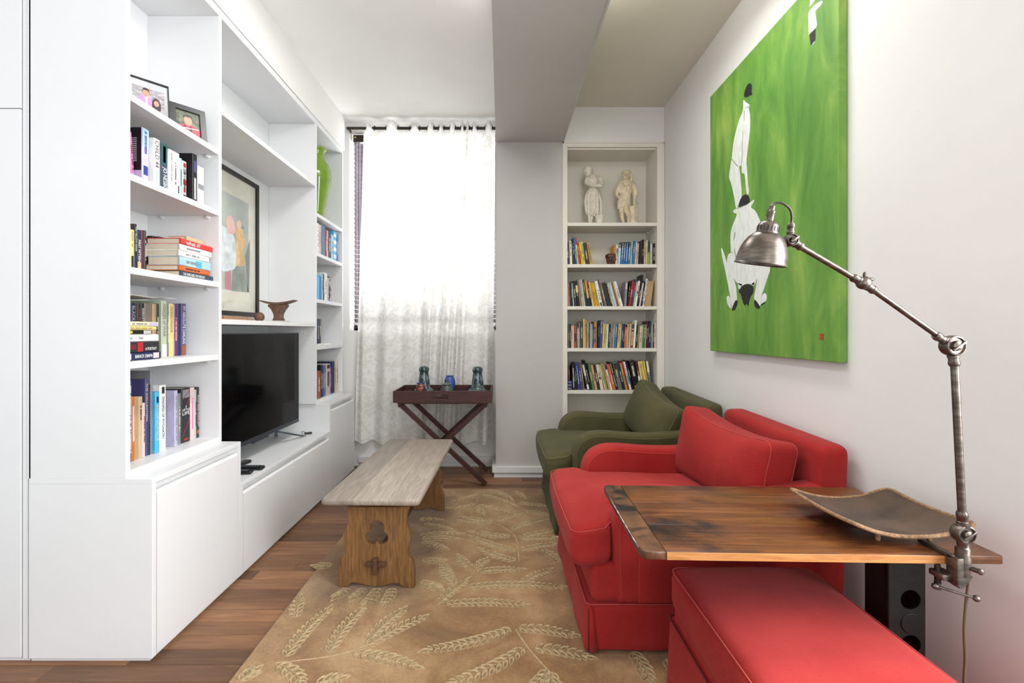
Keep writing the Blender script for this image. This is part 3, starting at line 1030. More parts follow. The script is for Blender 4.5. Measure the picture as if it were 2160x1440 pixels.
for a, b in zip(bws, bws[1:]):
    MB().box(tx0 + 0.0625, tx1, a + 0.0003, b - 0.0003, TZ - 0.0215, TZ, c=0.003).put('top_plank', PINE, tb, smooth=True, local=True)
# breadboard end with clipped corners
loop = [(tx0 + 0.062, ty0), (tx0 + 0.062, ty1), (tx0 + 0.016, ty1), (tx0 + 0.003, ty1 - 0.010), (tx0, ty1 - 0.03), (tx0 + 0.002, ty0 + 0.03), (tx0 + 0.006, ty0 + 0.008), (tx0 + 0.018, ty0)]
me = curve_mesh([loop], 0.0078, 0.003)
obj_from(me, 'breadboard_end', PINEEND, tb, Matrix.Translation((0, 0, TZ - 0.0108)), True)
MB().box(tx0 + 0.064, tx1 - 0.09, ty0 - 0.0016, ty0 + 0.001, TZ - 0.0205, TZ - 0.0015, c=0.0006).put('front_edge', PINEEDGE, tb, local=True)
MB().tube([(tx0 + 0.003, ty0 + 0.03, TZ - 0.004), (tx0 + 0.001, 0.0, TZ - 0.004), (tx0 + 0.003, ty1 - 0.03, TZ - 0.004)], 0.0022, 6).put('worn_highlight_edge', pm('worn_highlight_grey', '#9c9188', 0.4, var=0.5, vs=60), tb, smooth=True, local=True)  # worn edge, its highlight put into a pale grey strip
# pedestal: an open web of round holes, with a flange at the back
ph, pw = TZ - 0.022, 0.052
holes = []
for zc in (0.08, 0.205, 0.33, 0.455):
    holes.append([(0.012 + 0.027 * math.cos(-2 * math.pi * k / 24), zc + 0.027 * math.sin(-2 * math.pi * k / 24)) for k in range(24)])
PXC = 0.325
me = curve_mesh([[(-pw, 0.0), (pw, 0.0), (pw, ph), (-pw, ph)]] + holes, 0.004, 0.001)
obj_from(me, 'pedestal_web', IRON, tb, basis((1, 0, 0), (0, 0, 1), (0, -1, 0), (PXC, -0.10, 0)), True)
g = MB()
g.box(PXC - pw, PXC - pw + 0.016, -0.110, -0.02, 0.0, ph, c=0.003).box(PXC + pw - 0.010, PXC + pw, -0.104, -0.02, 0.0, ph, c=0.003)
g.put('pedestal_flange', IRON, tb, local=True)
MB().tube([(PXC + 0.012, -0.055, 0.03), (PXC + 0.012, -0.055, ph - 0.02)], 0.010, 10).put('lifting_screw', IRON, tb, smooth=True, local=True)
MB().box(PXC - 0.07, PXC + 0.075, -0.22, 0.22, 0.0, 0.03, c=0.006).put('foot', IRON, tb, local=True)
MB().box(PXC - 0.14, PXC + 0.075, -0.17, 0.17, ph - 0.02, ph, c=0.004).put('top_bracket', IRON, tb, local=True)
for zc in (0.57,):
    MB().ell((PXC + 0.012, -0.106, zc), (0.011, 0.007, 0.011)).put('bolt', IRON, tb, smooth=True, local=True)
for zc in (0.268, 0.39):
    MB().lathe([(0.001, 0), (0.026, 0), (0.028, 0.002), (0.026, 0.004), (0.001, 0.004)], 24, basis((1, 0, 0), (0, 0, 1), (0, -1, 0), (PXC + 0.012, -0.104, zc))).put('boss', IRON, tb, smooth=True, local=True)

# curved hide tray on the table
LEATHER = pm('dark_hide', '#3a2b21', 0.45, var=0.3, vs=9, c2='#5a4535', bmp=0.3, bs=120, bd=0.001, spec=0.45)
ROPE = pm('stitched_hide_rim', '#8a6a4c', 0.75, var=0.25, vs=120, bmp=0.7, bs=380, bd=0.002)
hx0, hx1, hy0, hy1 = 0.90, 1.215, 1.19, 1.48
ht = empty('hide_tray', ((hx0 + hx1) / 2, (hy0 + hy1) / 2, TZ), 0, 'curved brown hide tray with stitched rim on the wooden table', 'tray')


def sheet(u, v, o=0.0):
    if abs(u) > 0.8 and abs(v) > 0.8:                 # rounded corners
        du, dv = (abs(u) - 0.8) / 0.2, (abs(v) - 0.8) / 0.2
        L = math.hypot(du, dv); mx_ = max(du, dv)
        if L > 1e-6:
            u, v = math.copysign(0.8 + 0.2 * du * mx_ / L, u), math.copysign(0.8 + 0.2 * dv * mx_ / L, v)
    x = (hx0 + hx1) / 2 + (hx1 - hx0) / 2 * u * (1 - 0.05 * (1 - v * v) * 0.5)
    y = (hy0 + hy1) / 2 + (hy1 - hy0) / 2 * v * (1 - 0.04 * (1 - u * u))
    z = TZ + 0.018 + 0.034 * abs(u) ** 2.2 + 0.010 * v * v + o
    return (x, y, z)


n = 24
vs = [sheet(-1 + 2 * i / n, -1 + 2 * j / n, o) for o in (0, -0.004) for j in range(n + 1) for i in range(n + 1)]
fs = []
K = (n + 1) * (n + 1)
for j in range(n):
    for i in range(n):
        a = j * (n + 1) + i
        fs.append((a, a + 1, a + n + 2, a + n + 1))
        fs.append((K + a, K + a + n + 1, K + a + n + 2, K + a + 1))
MB().add(vs, fs).put('hide', LEATHER, ht, smooth='all')
rim = [sheet(-1 + 2 * i / 20, -1, -0.002) for i in range(20)] + [sheet(1, -1 + 2 * i / 20, -0.002) for i in range(20)] + [sheet(1 - 2 * i / 20, 1, -0.002) for i in range(20)] + [sheet(-1, 1 - 2 * i / 20, -0.002) for i in range(20)]
MB().tube(rim, 0.0052, 8, True).put('rim', ROPE, ht, smooth=True)
for x in (0.99, 1.125):
    for y in (1.235, 1.43):
        MB().tube([(x, y, TZ + 0.0005), (x, y, TZ + 0.020)], [0.005, 0.007], 8).put('foot', ROPE, ht, smooth=True)
# ---------------------------------------------------------------- clamp lamp
m, nt, b = nodes('aged_pewter')
mp = coords(nt, (3, 3, 14))
n1 = noise(nt, mp, 6, 6, 0.65)
r = ramp(nt, n1.outputs['Fac'], [(0.25, '#403a36'), (0.5, '#655c54'), (0.75, '#887d72')])
nt.links.new(r.outputs['Color'], b.inputs['Base Color'])
b.inputs['Metallic'].default_value = 0.85
b.inputs['Roughness'].default_value = 0.36
PEW = m
PEWD = pm('dark_pewter', '#453f3a', 0.4, metal=0.85, var=0.3, vs=30)
YL = 1.1305


def lp(px, py, y=YL): return Vector(((px - VX) * YL / F, y, EYE - (py - VY) * YL / F))


lamp = empty('clamp_lamp', lp(2031, 1200), 0, 'aged pewter jointed lamp clamped to the near edge of the wooden table', 'lamp')
def lput(g, nm, par=lamp, mt=PEW): return g.put(nm, mt, par, smooth=True)
def disc(c, r, th, y0=None):
    c = Vector(c)
    return basis((1, 0, 0), (0, 0, 1), (0, -1, 0), c)
def joint(c, rpx, nm):
    rr = rpx * YL / F
    M = disc(c, 0, 0)
    o = lput(MB().lathe([(rr * 0.55, -0.016), (rr * 0.9, -0.013), (rr, -0.006), (rr, 0.006), (rr * 0.92, 0.012), (rr * 0.80, 0.013), (rr * 0.74, 0.009), (rr * 0.5, 0.009), (rr * 0.44, 0.016), (rr * 0.2, 0.019)], 24, M), nm)
    lput(MB().box(-rr * 0.75, rr * 0.75, -0.0025, 0.0025, 0.016, 0.021, M=M @ Matrix.Rotation(R(35), 4, 'Z'), c=0.001), 'thumb_screw', o)
    return o
def collar(a, b_, r0, r1, nm='collar'):
    a, b_ = Vector(a), Vector(b_)
    pts = [a.lerp(b_, t) for t in (0, 0.15, 0.18, 0.32, 0.36, 0.62, 0.66, 0.85, 1)]
    rs = [r0, r0 * 1.05, r1 * 1.15, r1 * 1.15, r1, r1, r1 * 1.12, r1 * 1.12, r1 * 0.9]
    return lput(MB().tube(pts, rs, 14), nm)
jl, ju, jm, js = lp(2031, 1124), lp(2009, 729), lp(1822, 597), lp(1667, 507)
lput(MB().tube([lp(2030, 1100), lp(2013, 758)], 0.0082, 14), 'lower_arm')
collar(lp(2031, 1110), lp(2029, 1078), 0.014, 0.0105)
collar(lp(2010, 745), lp(2013.5, 772), 0.010, 0.0105)
joint(jl, 20.5, 'base_joint')
joint(ju, 22, 'elbow_joint')
collar(lp(1998, 722), lp(1972, 706), 0.010, 0.0095)
lput(MB().tube([lp(1985, 713), lp(1840, 610)], 0.0066, 12), 'upper_arm')
collar(lp(1826, 601), lp(1846, 614), 0.010, 0.009)
collar(lp(1816, 594), lp(1797, 584), 0.010, 0.009)
lput(MB().ell(jm, (0.0175, 0.015, 0.0155)), 'middle_joint')
lput(MB().tube([lp(1824, 594), lp(1829, 584)], 0.004, 8).ell(lp(1824, 580), (0.0045, 0.003, 0.008)).ell(lp(1837, 589), (0.009, 0.003, 0.0045)), 'wing_nut', lamp, PEWD)
lput(MB().tube([lp(1806, 589), lp(1686, 519)], 0.0066, 12), 'upper_arm')
collar(lp(1674, 511), lp(1692, 522), 0.010, 0.009)
joint(js, 13, 'shade_joint')
collar(lp(1660, 508), lp(1646, 514), 0.007, 0.008)
collar(lp(1667, 496), lp(1669, 471), 0.008, 0.008)
pts = catmull([lp(1669, 472), lp(1670, 455), lp(1666, 441), (lp(1655, 431)), lp(1643, 427.5), lp(1630, 431), lp(1622, 440), lp(1618, 456)], 6, False)
lput(MB().tube(pts, 0.0028, 8), 'flex', lamp, PEWD)
# dome shade, tipped so that its rim is seen edge-on
apex, rimc = lp(1614.5, 478), lp(1603.5, 558)
axv = (rimc - apex)
hgt = axv.length
axn = Vector((axv.x, 0.150 * hgt, axv.z)).normalized()
zx = -axn
xx = Vector((1, 0, 0)); xx = (xx - zx * xx.dot(zx)).normalized()
yy = zx.cross(xx)
k = YL / F
MS = basis(xx, yy, zx, rimc)
h = hgt
outer = [(51, 0.0), (51.3, 0.012), (49.4, 0.03), (49.0, 0.06), (48, 0.22), (45, 0.40), (40, 0.56), (33, 0.70), (25, 0.79), (21.5, 0.815), (20.5, 0.82)]
inner = [(q - 1.6, z - 0.008) for q, z in outer[::-1]]
prof = [(q * k, z * h) for q, z in outer] + [(q * k, max(0.002, z) * h) for q, z in inner]
vs, fs = [], []
n = 40
for q, z in prof:
    for i in range(n):
        a = 2 * math.pi * i / n
        vs.append((q * math.cos(a), q * math.sin(a), z))
L = len(prof)
for i in range(L):
    for j in range(n):
        l = (j + 1) % n
        fs.append((i * n + j, i * n + l, ((i + 1) % L) * n + l, ((i + 1) % L) * n + j))
shd = lput(MB().add(vs, fs, MS), 'shade')
cap = lput(MB().lathe([(q * k, z * h) for q, z in ((21.5, 0.81), (21.8, 0.83), (20.5, 0.86), (20.3, 0.99), (18.5, 1.05), (13, 1.10), (7, 1.13), (6.6, 1.30), (7.4, 1.32), (7.4, 1.37), (6, 1.38), (4.8, 1.42), (4.8, 1.50), (2.5, 1.52))], 28, MS), 'vent_cap')
for i in range(18):
    a = 2 * math.pi * i / 18
    M = MS @ Matrix.Rotation(a, 4, 'Z') @ Matrix.Translation((20.3 * k, 0, 0.93 * h))
    MB().box(-0.0008, 0.0008, -0.0013, 0.0013, -0.0055, 0.0055, M=M).put('vent_slot', BLACK, cap)
# the clamp
tt = 0.65
lput(MB().tube([lp(2031, 1140), lp(2032, 1152), lp(2031, 1155), lp(2030, 1172), lp(2031, 1174), lp(2030, 1212)], [0.0125, 0.0115, 0.0145, 0.0145, 0.0155, 0.0140], 16), 'clamp_socket')
g = MB()
xa, xb = lp(2008, 0).x, lp(2022, 0).x
g.box(xa, xb, YL - 0.014, YL + 0.016, lp(0, 1232).z, tt + 0.008, c=0.002)
g.box(xa, xb, YL - 0.0, YL + 0.095, tt + 0.0008, tt + 0.010, c=0.002)
g.box(lp(1990, 0).x, xb, YL + 0.002, YL + 0.04, lp(0, 1226).z, lp(0, 1214).z, c=0.002)
vs = [(xb - 0.002, YL - 0.010, lp(0, 1208).z), (lp(2044, 0).x, YL - 0.010, lp(0, 1212).z), (xb + 0.004, YL - 0.010, lp(0, 1236).z), (xb - 0.008, YL - 0.010, lp(0, 1236).z)]
vs += [(p[0], YL + 0.010, p[2]) for p in vs]
g.add(vs, [(0, 1, 2, 3), (7, 6, 5, 4), (0, 4, 5, 1), (1, 5, 6, 2), (2, 6, 7, 3), (3, 7, 4, 0)])
lput(g, 'clamp_frame')
sx = lp(1999, 0).x
pts = [(sx, YL + 0.026, z) for z in (lp(0, 1245).z, tt - 0.023)]
g = MB().tube(pts, 0.0056, 12)
z = lp(0, 1240).z
while z < tt - 0.028:
    g.tube([(sx, YL + 0.026, z), (sx, YL + 0.026, z + 0.0012)], 0.0068, 12); z += 0.003
lput(g, 'clamp_screw', lamp, PEWD)
sc = lput(MB().tube([(sx, YL + 0.026, lp(0, 1254).z), (sx, YL + 0.026, lp(0, 1240).z)], 0.0075, 12), 'screw_end')
a, b_ = Vector((lp(1989, 0).x, YL + 0.02, lp(0, 1245).z)), Vector((lp(2051, 0).x, YL - 0.01, lp(0, 1257).z))
lput(MB().tube([a, b_], 0.0032, 8).ell(a, (0.0085, 0.0075, 0.0075)).ell(b_, (0.0085, 0.0075, 0.0075)), 'screw_handle', sc)
lput(MB().tube([lp(2040, 1194, YL - 0.012), lp(2045, 1194, YL - 0.026)], 0.006, 10).ell(lp(2045, 1194, YL - 0.027), (0.0075, 0.005, 0.0075)), 'locking_knob')
CORD = pm('brown_cord', '#5a4a38', 0.6)
pts = catmull([lp(2041, 1212), lp(2043, 1228), lp(2038, 1270), lp(2034, 1330), lp(2036, 1390), lp(2034, 1450), lp(2040, 1600), Vector((1.17, YL + 0.02, 0.25)), Vector((1.20, YL - 0.06, 0.006)), Vector((1.28, YL - 0.25, 0.006))], 8, False)
lput(MB().tube(pts, 0.0032, 8), 'power_cord', lamp, CORD)

# ---------------------------------------------------------------- green painting on the right-hand wall
m, nt, b = nodes('painted_green_canvas')
mp = coords(nt, (1, 2.6, 0.75))
mp.inputs['Rotation'].default_value = (R(-22), 0, 0)
n1 = noise(nt, mp, 2.6, 7, 0.6, 0.5)
r = ramp(nt, n1.outputs['Fac'], [(0.25, '#436f2a'), (0.42, '#588c33'), (0.55, '#6d9c3d'), (0.68, '#8eaf4e'), (0.85, '#a5c05a')])
nt.links.new(r.outputs['Color'], b.inputs['Base Color'])
b.inputs['Roughness'].default_value = 0.6
mp2 = coords(nt, (1, 60, 6))
n2 = noise(nt, mp2, 6, 4, 0.6)
bump(nt, b, n2.outputs['Fac'], 0.25, 0.001)
CANV = m
PW_ = pm('painted_white', '#dfe4de', 0.6, var=0.05, vs=14, stretch=(1, 3, 1))
PK_ = pm('painted_black', '#1b1b1c', 0.6, var=0.2)
PG_ = pm('painted_grey_line', '#8f968e', 0.6)
PR_ = pm('painted_red', '#a3401f', 0.6, var=0.3, vs=90)
PD_ = pm('painted_dark_green', '#3d5c26', 0.6, var=0.3, vs=20)
XF = 1.306
y0, y1 = dpl(1769, XF), dpl(1498, XF)
zb, ztp = 1.077, 2.665
pn = empty('painting', (XF, (y0 + y1) / 2, zb), 0, 'large unframed green painting of white-clad figures on the wall above the armchairs', 'painting')
MB().box(XF, XR - 0.002, y0, y1, zb, ztp, c=0.003).put('canvas', CANV, pn)


def art(polys, off, sc, X, par, mat, nm, lift):
    if len(polys) > 1:
        for P in polys: art([P], off, sc, X, par, mat, nm, lift)
        return
    g = MB()
    for P in polys:
        pts = []
        if len(P) >= 6 and 'crease' not in nm: P = [(q_.x, q_.y) for q_ in catmull(P, 3)]
        for px, py in P:
            qx, qy = off[0] + px / sc, off[1] + py / sc
            d = dpl(qx, X)
            pts.append((X - lift if X > 0 else X + lift, d, wz(qy, d)))
        b0 = len(pts)
        pts2 = [((X + 0.0002) if X > 0 else (X - 0.0002), p[1], p[2]) for p in pts]
        g.add(pts + pts2, [tuple(range(b0)), tuple(range(2 * b0 - 1, b0 - 1, -1))] + [(i, b0 + i, b0 + (i + 1) % b0, (i + 1) % b0) for i in range(b0)])
    bm = bmesh.new()
    me = bpy.data.meshes.new(nm)
    me.from_pydata(g.V, [], g.F)
    bm.from_mesh(me)
    bmesh.ops.triangulate(bm, faces=[f for f in bm.faces if len(f.verts) > 4], ngon_method='EAR_CLIP')
    bmesh.ops.recalc_face_normals(bm, faces=bm.faces)
    bm.to_mesh(me); bm.free()
    return obj_from(me, nm, mat, par)


A_, B_, C_ = ((1480, 160), 4.8), ((1500, 400), 5.144), ((1640, 0), 9.0)
legs = [(425, 245), (450, 268), (480, 288), (486, 305), (478, 325), (490, 400), (492, 520), (475, 680), (455, 850), (462, 980), (466, 1060), (478, 1165), (470, 1198), (456, 1180), (437, 1000), (410, 980), (405, 870), (400, 905), (382, 920), (385, 960), (400, 1100), (405, 1220), (380, 1290), (350, 1340), (330, 1220), (300, 1090), (280, 1030), (285, 960), (302, 860), (308, 820), (330, 640), (380, 450), (420, 350)]
art([legs], *A_, XF, pn, PW_, 'painted_figure', 0.0010)
torso = [(245, 225), (300, 190), (420, 140), (465, 108), (460, 140), (432, 190), (480, 230), (528, 330), (560, 450), (600, 600), (640, 840), (625, 920), (600, 1000), (555, 1130), (545, 1190), (548, 1235), (520, 1262), (475, 1200), (470, 1150), (485, 1080), (498, 975), (470, 1030), (400, 1020), (330, 1040), (285, 1012), (250, 970), (270, 1050), (278, 1140), (280, 1190), (240, 1285), (218, 1270), (212, 1180), (190, 1060), (165, 930), (125, 740), (110, 640), (122, 645), (150, 720), (170, 800), (174, 760), (190, 700), (215, 676), (210, 560), (218, 440), (250, 350), (280, 265), (250, 250)]
art([torso, [(170, 1165), (188, 1152), (204, 1165), (212, 1215), (225, 1285), (205, 1280), (178, 1235)], [(548, 1165), (578, 1122), (600, 1140), (604, 1175), (590, 1215), (548, 1240)], [(288, 1012), (340, 1025), (312, 1080), (300, 1070)], [(440, 1020), (475, 1000), (465, 1040)]], *B_, XF, pn, PW_, 'painted_figure', 0.0010)
up = [(590, 400), (588, 280), (610, 205), (640, 170), (720, 90), (830, 15), (860, 40), (820, 110), (760, 170), (720, 220), (738, 340), (750, 470), (720, 540), (610, 640), (597, 648)]
art([up, [(612, 130), (640, -260), (800, -300), (715, 0), (665, 75)], [(650, 865), (680, 800), (712, 780), (690, 830)]], *C_, XF, pn, PW_, 'painted_figure', 0.0010)
art([[(433, 210), (440, 150), (465, 92), (488, 76), (502, 84), (509, 110), (507, 170), (515, 183), (508, 193), (490, 197), (465, 213)]], *A_, XF, pn, PK_, 'painted_hat', 0.0014)
art([[(303, 188), (310, 130), (338, 74), (372, 52), (402, 62), (418, 98), (417, 140), (360, 176)], [(300, 1105), (345, 1040), (400, 1022), (440, 1040), (460, 1062), (456, 1120), (430, 1160), (412, 1220), (404, 1262), (388, 1235), (365, 1255), (345, 1212), (322, 1130)], [(268, 1200), (288, 1215), (275, 1270), (250, 1310), (228, 1300), (245, 1245)], [(475, 1195), (500, 1215), (530, 1265), (520, 1292), (490, 1280), (470, 1240)], [(545, 1240), (590, 1212), (580, 1235), (540, 1258)]], *B_, XF, pn, PK_, 'painted_head', 0.0014)
art([[(612, 660), (722, 545), (720, 760), (650, 862), (634, 850)]], *C_, XF, pn, PK_, 'painted_hat', 0.0014)
art([[(430, 352), (437, 352), (434, 455), (429, 455)], [(310, 838), (370, 914), (366, 921), (305, 846)], [(418, 560), (422, 560), (411, 870), (402, 905), (407, 840)], [(447, 322), (478, 306), (480, 312), (450, 328)], [(345, 1345), (385, 1330), (470, 1295), (472, 1300), (385, 1340)]], *A_, XF, pn, PG_, 'painted_crease', 0.0015)
art([[(212, 678), (232, 672), (236, 682), (218, 688)], [(268, 735), (250, 640), (256, 636), (278, 740)], [(258, 455), (268, 470), (250, 560), (246, 540)], [(250, 968), (285, 1010), (280, 1014), (246, 974)], [(498, 962), (484, 1075), (478, 1080), (490, 970)]], *B_, XF, pn, PG_, 'painted_crease', 0.0015)
art([[(1730, 703), (1738, 704), (1737, 717), (1729, 716)]], (0, 0), 1, XF, pn, PR_, 'painted_seal', 0.0012)

# ---------------------------------------------------------------- framed print inside the television niche
XP = -1.682
yr, yl = dpl(546, XP), 2.46
zpb, zpt = 1.297, 2.206
FR = pm('dark_frame_wood', '#1d1815', 0.4, var=0.3, vs=20)
FRB = pm('brown_frame_edge', '#5b463a', 0.5)
fr = empty('framed_print', (XP, (yl + yr) / 2, zpb), 0, 'framed pastel print of two women hanging at the back of the television niche', 'picture')
g = MB()
w_ = 0.028
for a, b_, c, d in ((yl, yr, zpb, zpb + w_), (yl, yr, zpt - w_, zpt), (yl, yl + w_, zpb + w_, zpt - w_), (yr - w_, yr, zpb + w_, zpt - w_)):
    g.box(XP - 0.024, XP + 0.004, a, b_, c, d, c=0.002)
g.put('frame', FR, fr)
MB().box(XP - 0.020, XP - 0.010, yl + 0.01, yr - 0.01, zpb + 0.01, zpt - 0.01).put('mat_board', pm('cream_mat', '#d8d6c6', 0.6), fr)
XA = XP - 0.0098
PB = pm('hazed_print_ground', '#b3bfb8', 0.5, var=0.18, vs=3, c2='#cdd3c6')  # ground lightened, haze of the frame glass put into the colour
art([[(440, 385), (524, 430), (524, 617), (440, 606)]], (0, 0), 1, XA, fr, PB, 'print', 0.0004)
PP = {'rose': pm('print_rose', '#dfb3ac', 0.5), 'ochre': pm('print_ochre', '#d8b47c', 0.5, var=0.12, vs=12), 'pale': pm('print_pale_blue', '#d2dbdd', 0.5, var=0.12, vs=14), 'wine': pm('print_wine', '#c08089', 0.5), 'moss': pm('print_moss', '#848d80', 0.5, var=0.2, vs=9), 'skin': pm('print_skin', '#dcb9a0', 0.5), 'dark': pm('print_slate', '#7c8482', 0.5)}  # print colours lightened to carry the same glass haze
cr = ((460, 340), 4.24)
art([[(128, 940), (235, 935), (270, 1172), (120, 1158)]], *cr, XA + 0.0004, fr, PP['moss'], 'print_skirt', 0.0004)
art([[(240, 850), (285, 700), (278, 1172), (262, 1170)], [(205, 560), (238, 600), (225, 610), (207, 592)]], *cr, XA + 0.0004, fr, PP['dark'], 'print_shadow', 0.0004)
art([[(60, 950), (112, 970), (120, 1152), (60, 1140)]], *cr, XA + 0.0004, fr, PP['wine'], 'print_skirt', 0.0004)
art([[(20, 600), (60, 590), (120, 640), (155, 720), (160, 930), (110, 975), (20, 950)]], *cr, XA + 0.0006, fr, PP['pale'], 'print_shawl', 0.0004)
art([[(150, 640), (180, 602), (215, 612), (240, 690), (240, 760), (225, 810), (245, 925), (215, 935), (160, 925), (165, 800)]], *cr, XA + 0.0008, fr, PP['ochre'], 'print_dress', 0.0004)
art([[(80, 500), (100, 482), (125, 500), (155, 600), (140, 650), (95, 640), (75, 560)]], *cr, XA + 0.0008, fr, PP['rose'], 'print_headscarf', 0.0004)
art([[(165, 560), (180, 528), (203, 540), (208, 580), (190, 605), (168, 590)], [(84, 530), (98, 515), (112, 540), (108, 580), (90, 580)]], *cr, XA + 0.0010, fr, PP['skin'], 'print_face', 0.0004)
MB().box(XP - 0.0095 + 0.004, XP - 0.0095 + 0.006, yl + w_, yr - w_, zpb + w_, zpt - w_).put('glass', GLASS, fr)

# ---------------------------------------------------------------- television and things around it
SCREEN = pm('dark_glossy_screen', '#040405', 0.10, var=0.0, spec=0.12)
BEZ = pm('gunmetal_bezel', '#3b3f46', 0.35, metal=0.6)
STEEL = pm('blue_grey_metal', '#56626f', 0.35, metal=0.6)
XT = -1.44
tv = empty('television', (XT, 2.82, 0.463), 0, 'black flat-screen television on splayed feet on the low white cupboard', 'television')
MB().box(XT - 0.028, XT - 0.001, 2.298, 3.327, 0.559, 1.188, c=0.004).put('casing', BLACK, tv)
MB().box(XT - 0.002, XT + 0.0005, 2.304, 3.321, 0.584, 1.183).put('screen', SCREEN, tv)
MB().box(XT - 0.002, XT + 0.003, 2.298, 3.327, 0.559, 0.584, c=0.001).put('lower_bezel', BEZ, tv)
MB().box(XT - 0.02, XT + 0.004, 2.72, 2.90, 0.548, 0.559, c=0.002).put('sensor_bar', BEZ, tv)
g = MB()
for a, b_, c, d in ((2.298, 3.327, 1.183, 1.188), (3.321, 3.327, 0.584, 1.183), (2.298, 2.304, 0.584, 1.183)):
    g.box(XT - 0.002, XT + 0.002, a, b_, c, d)
g.put('slim_frame', BEZ, tv)


def bar(a, b_, wy, wz_):
    a, b_ = Vector(a), Vector(b_)
    t = (b_ - a).normalized()
    s = t.cross(Vector((0, 0, 1))).normalized()
    return MB().box(0, (b_ - a).length, -wy, wy, -wz_, wz_, M=basis(t, -s, t.cross(-s), a), c=0.002)


for ya, yb in ((3.03, 3.27), (2.60, 2.36)):
    bar((XT - 0.012, ya, 0.552), (XT + 0.055, yb, 0.469), 0.010, 0.005).put('foot', STEEL, tv)
    bar((XT - 0.016, ya, 0.552), (XT - 0.13, yb, 0.469), 0.010, 0.005).put('foot', STEEL, tv)
MB().box(XT - 0.06, XT - 0.026, 2.55, 3.1, 0.60, 0.95, c=0.01).put('rear_housing', BLACK, tv)
ca = empty('cable_adapter', (XT + 0.03, 3.33, 0.463), 0, 'small black adapter with thin looping cable on the low cupboard beside the television', 'adapter')
d1 = 3.37
P = lambda px, py, d, z=0: Vector((wx(px, d), d, 0.4625 + z))
MB().box(-0.025, 0.025, -0.008, 0.008, 0, 0.014, M=Matrix.Translation(P(650, 910, 3.36)) @ Matrix.Rotation(R(35), 4, 'Z'), c=0.002).put('plug_body', BLACK, ca)
MB().tube(catmull([P(646, 0, 3.36, 0.008), P(640, 0, 3.38, 0.016), P(637, 0, 3.35, 0.02), P(639, 0, 3.28, 0.01), P(645, 0, 3.29, 0.003), P(643, 0, 3.285, 0.003)], 6, False), 0.002, 6).put('cable', BLACK, ca, smooth=True)

KEYM = pm('grey_rubber_keys', '#4a4d50', 0.6)


def remote(loc, ang, ln, wd, label):
    t = empty('remote_control', loc, ang, label, 'remote', 'remote controls on the low cupboard')
    MB().soft(0, ln, -wd / 2, wd / 2, 0.0, 0.018, 0.008, 4).put('body', BLACK, t, smooth='all', local=True)
    for i in range(8):
        for j in range(3):
            x, y_ = 0.02 + i * (ln - 0.04) / 7.5, (j - 1) * wd * 0.26
            MB().box(x - 0.0045, x + 0.0045, y_ - 0.0035, y_ + 0.0035, 0.0172, 0.0195).put('key', KEYM, t, local=True)
    return t


remote((-1.425, 2.502, 0.4625), R(1), 0.155, 0.045, 'long black remote control pointing across the low cupboard top')
remote((-1.405, 2.418, 0.4625), R(8), 0.115, 0.042, 'short black remote control nearest the front edge of the low cupboard')
remote((-1.420, 2.640, 0.4625), R(-100), 0.10, 0.040, 'black remote control lying behind the other two near the television')

WALN = wood('carved_dark_wood', [(0.2, '#3d2a20'), (0.5, '#63473a'), (0.8, '#7d5d4c')], (6, 6, 2), 6, 0.5)
G_ = 1.2585
hr = empty('wooden_headrest', (wx(587, 3.1), 3.1, G_), 0, 'carved brown wooden headrest with a curved saddle on the shelf above the television', 'headrest')
hu = 3.1 / F / 10.285
def hp(p): return ((p[0] - 1310) * hu, (1160 - p[1]) * hu + 0.004)
sad = [tuple(q) for q in catmull([hp(p) for p in ((930, 698), (1100, 730), (1310, 748), (1500, 730), (1675, 696), (1668, 716), (1500, 775), (1310, 800), (1110, 775), (940, 716))], 5)]
stn = [hp(p) for p in ((1128, 790), (1505, 790), (1508, 830), (1450, 900), (1400, 985), (1388, 1060), (1432, 1158), (1208, 1158), (1252, 1060), (1235, 985), (1190, 900), (1122, 832))]
MH = basis((1, 0, 0), (0, 0, 1), (0, -1, 0), hr.location)
obj_from(curve_mesh([sad], 0.03, 0.003), 'saddle', WALN, hr, MH)
obj_from(curve_mesh([stn], 0.024, 0.004), 'stand', WALN, hr, MH)
dish = MB().lathe([(0.02, 0), (0.07, 0.001), (0.085, 0.006), (0.083, 0.008), (0.065, 0.004), (0.001, 0.004)], 28, Matrix.Translation((wx(583, 3.1) , 3.1, G_ + 0.0003))).put('dish', pm('white_stone', '#d9d6cf', 0.5), smooth=True)
tag(dish, 'flat round white dish under the carved wooden headrest', 'dish')
hr.location.z += 0.0
ball = MB().ell((0, 0, 0.031), (0.031, 0.031, 0.031), 20, 14).put('wooden_ball', WALN, smooth=True)
ball.location = (wx(547, 3.0), 3.0, G_ + 0.0002); tag(ball, 'polished dark wooden ball on the shelf above the television', 'ball')
pl = MB().box(-0.03, 0.03, -0.16, 0.16, 0, 0.018, c=0.002).box(-0.028, 0.028, -0.155, 0.10, 0.018, 0.026, c=0.002).put('wooden_board', pm('pale_brown_wood', '#a57c5c', 0.5, stretch=(9, 1, 9)))
pl.location = (-1.58, 2.78, G_ + 0.0002); tag(pl, 'long flat brown wooden board lying below the framed print', 'board')

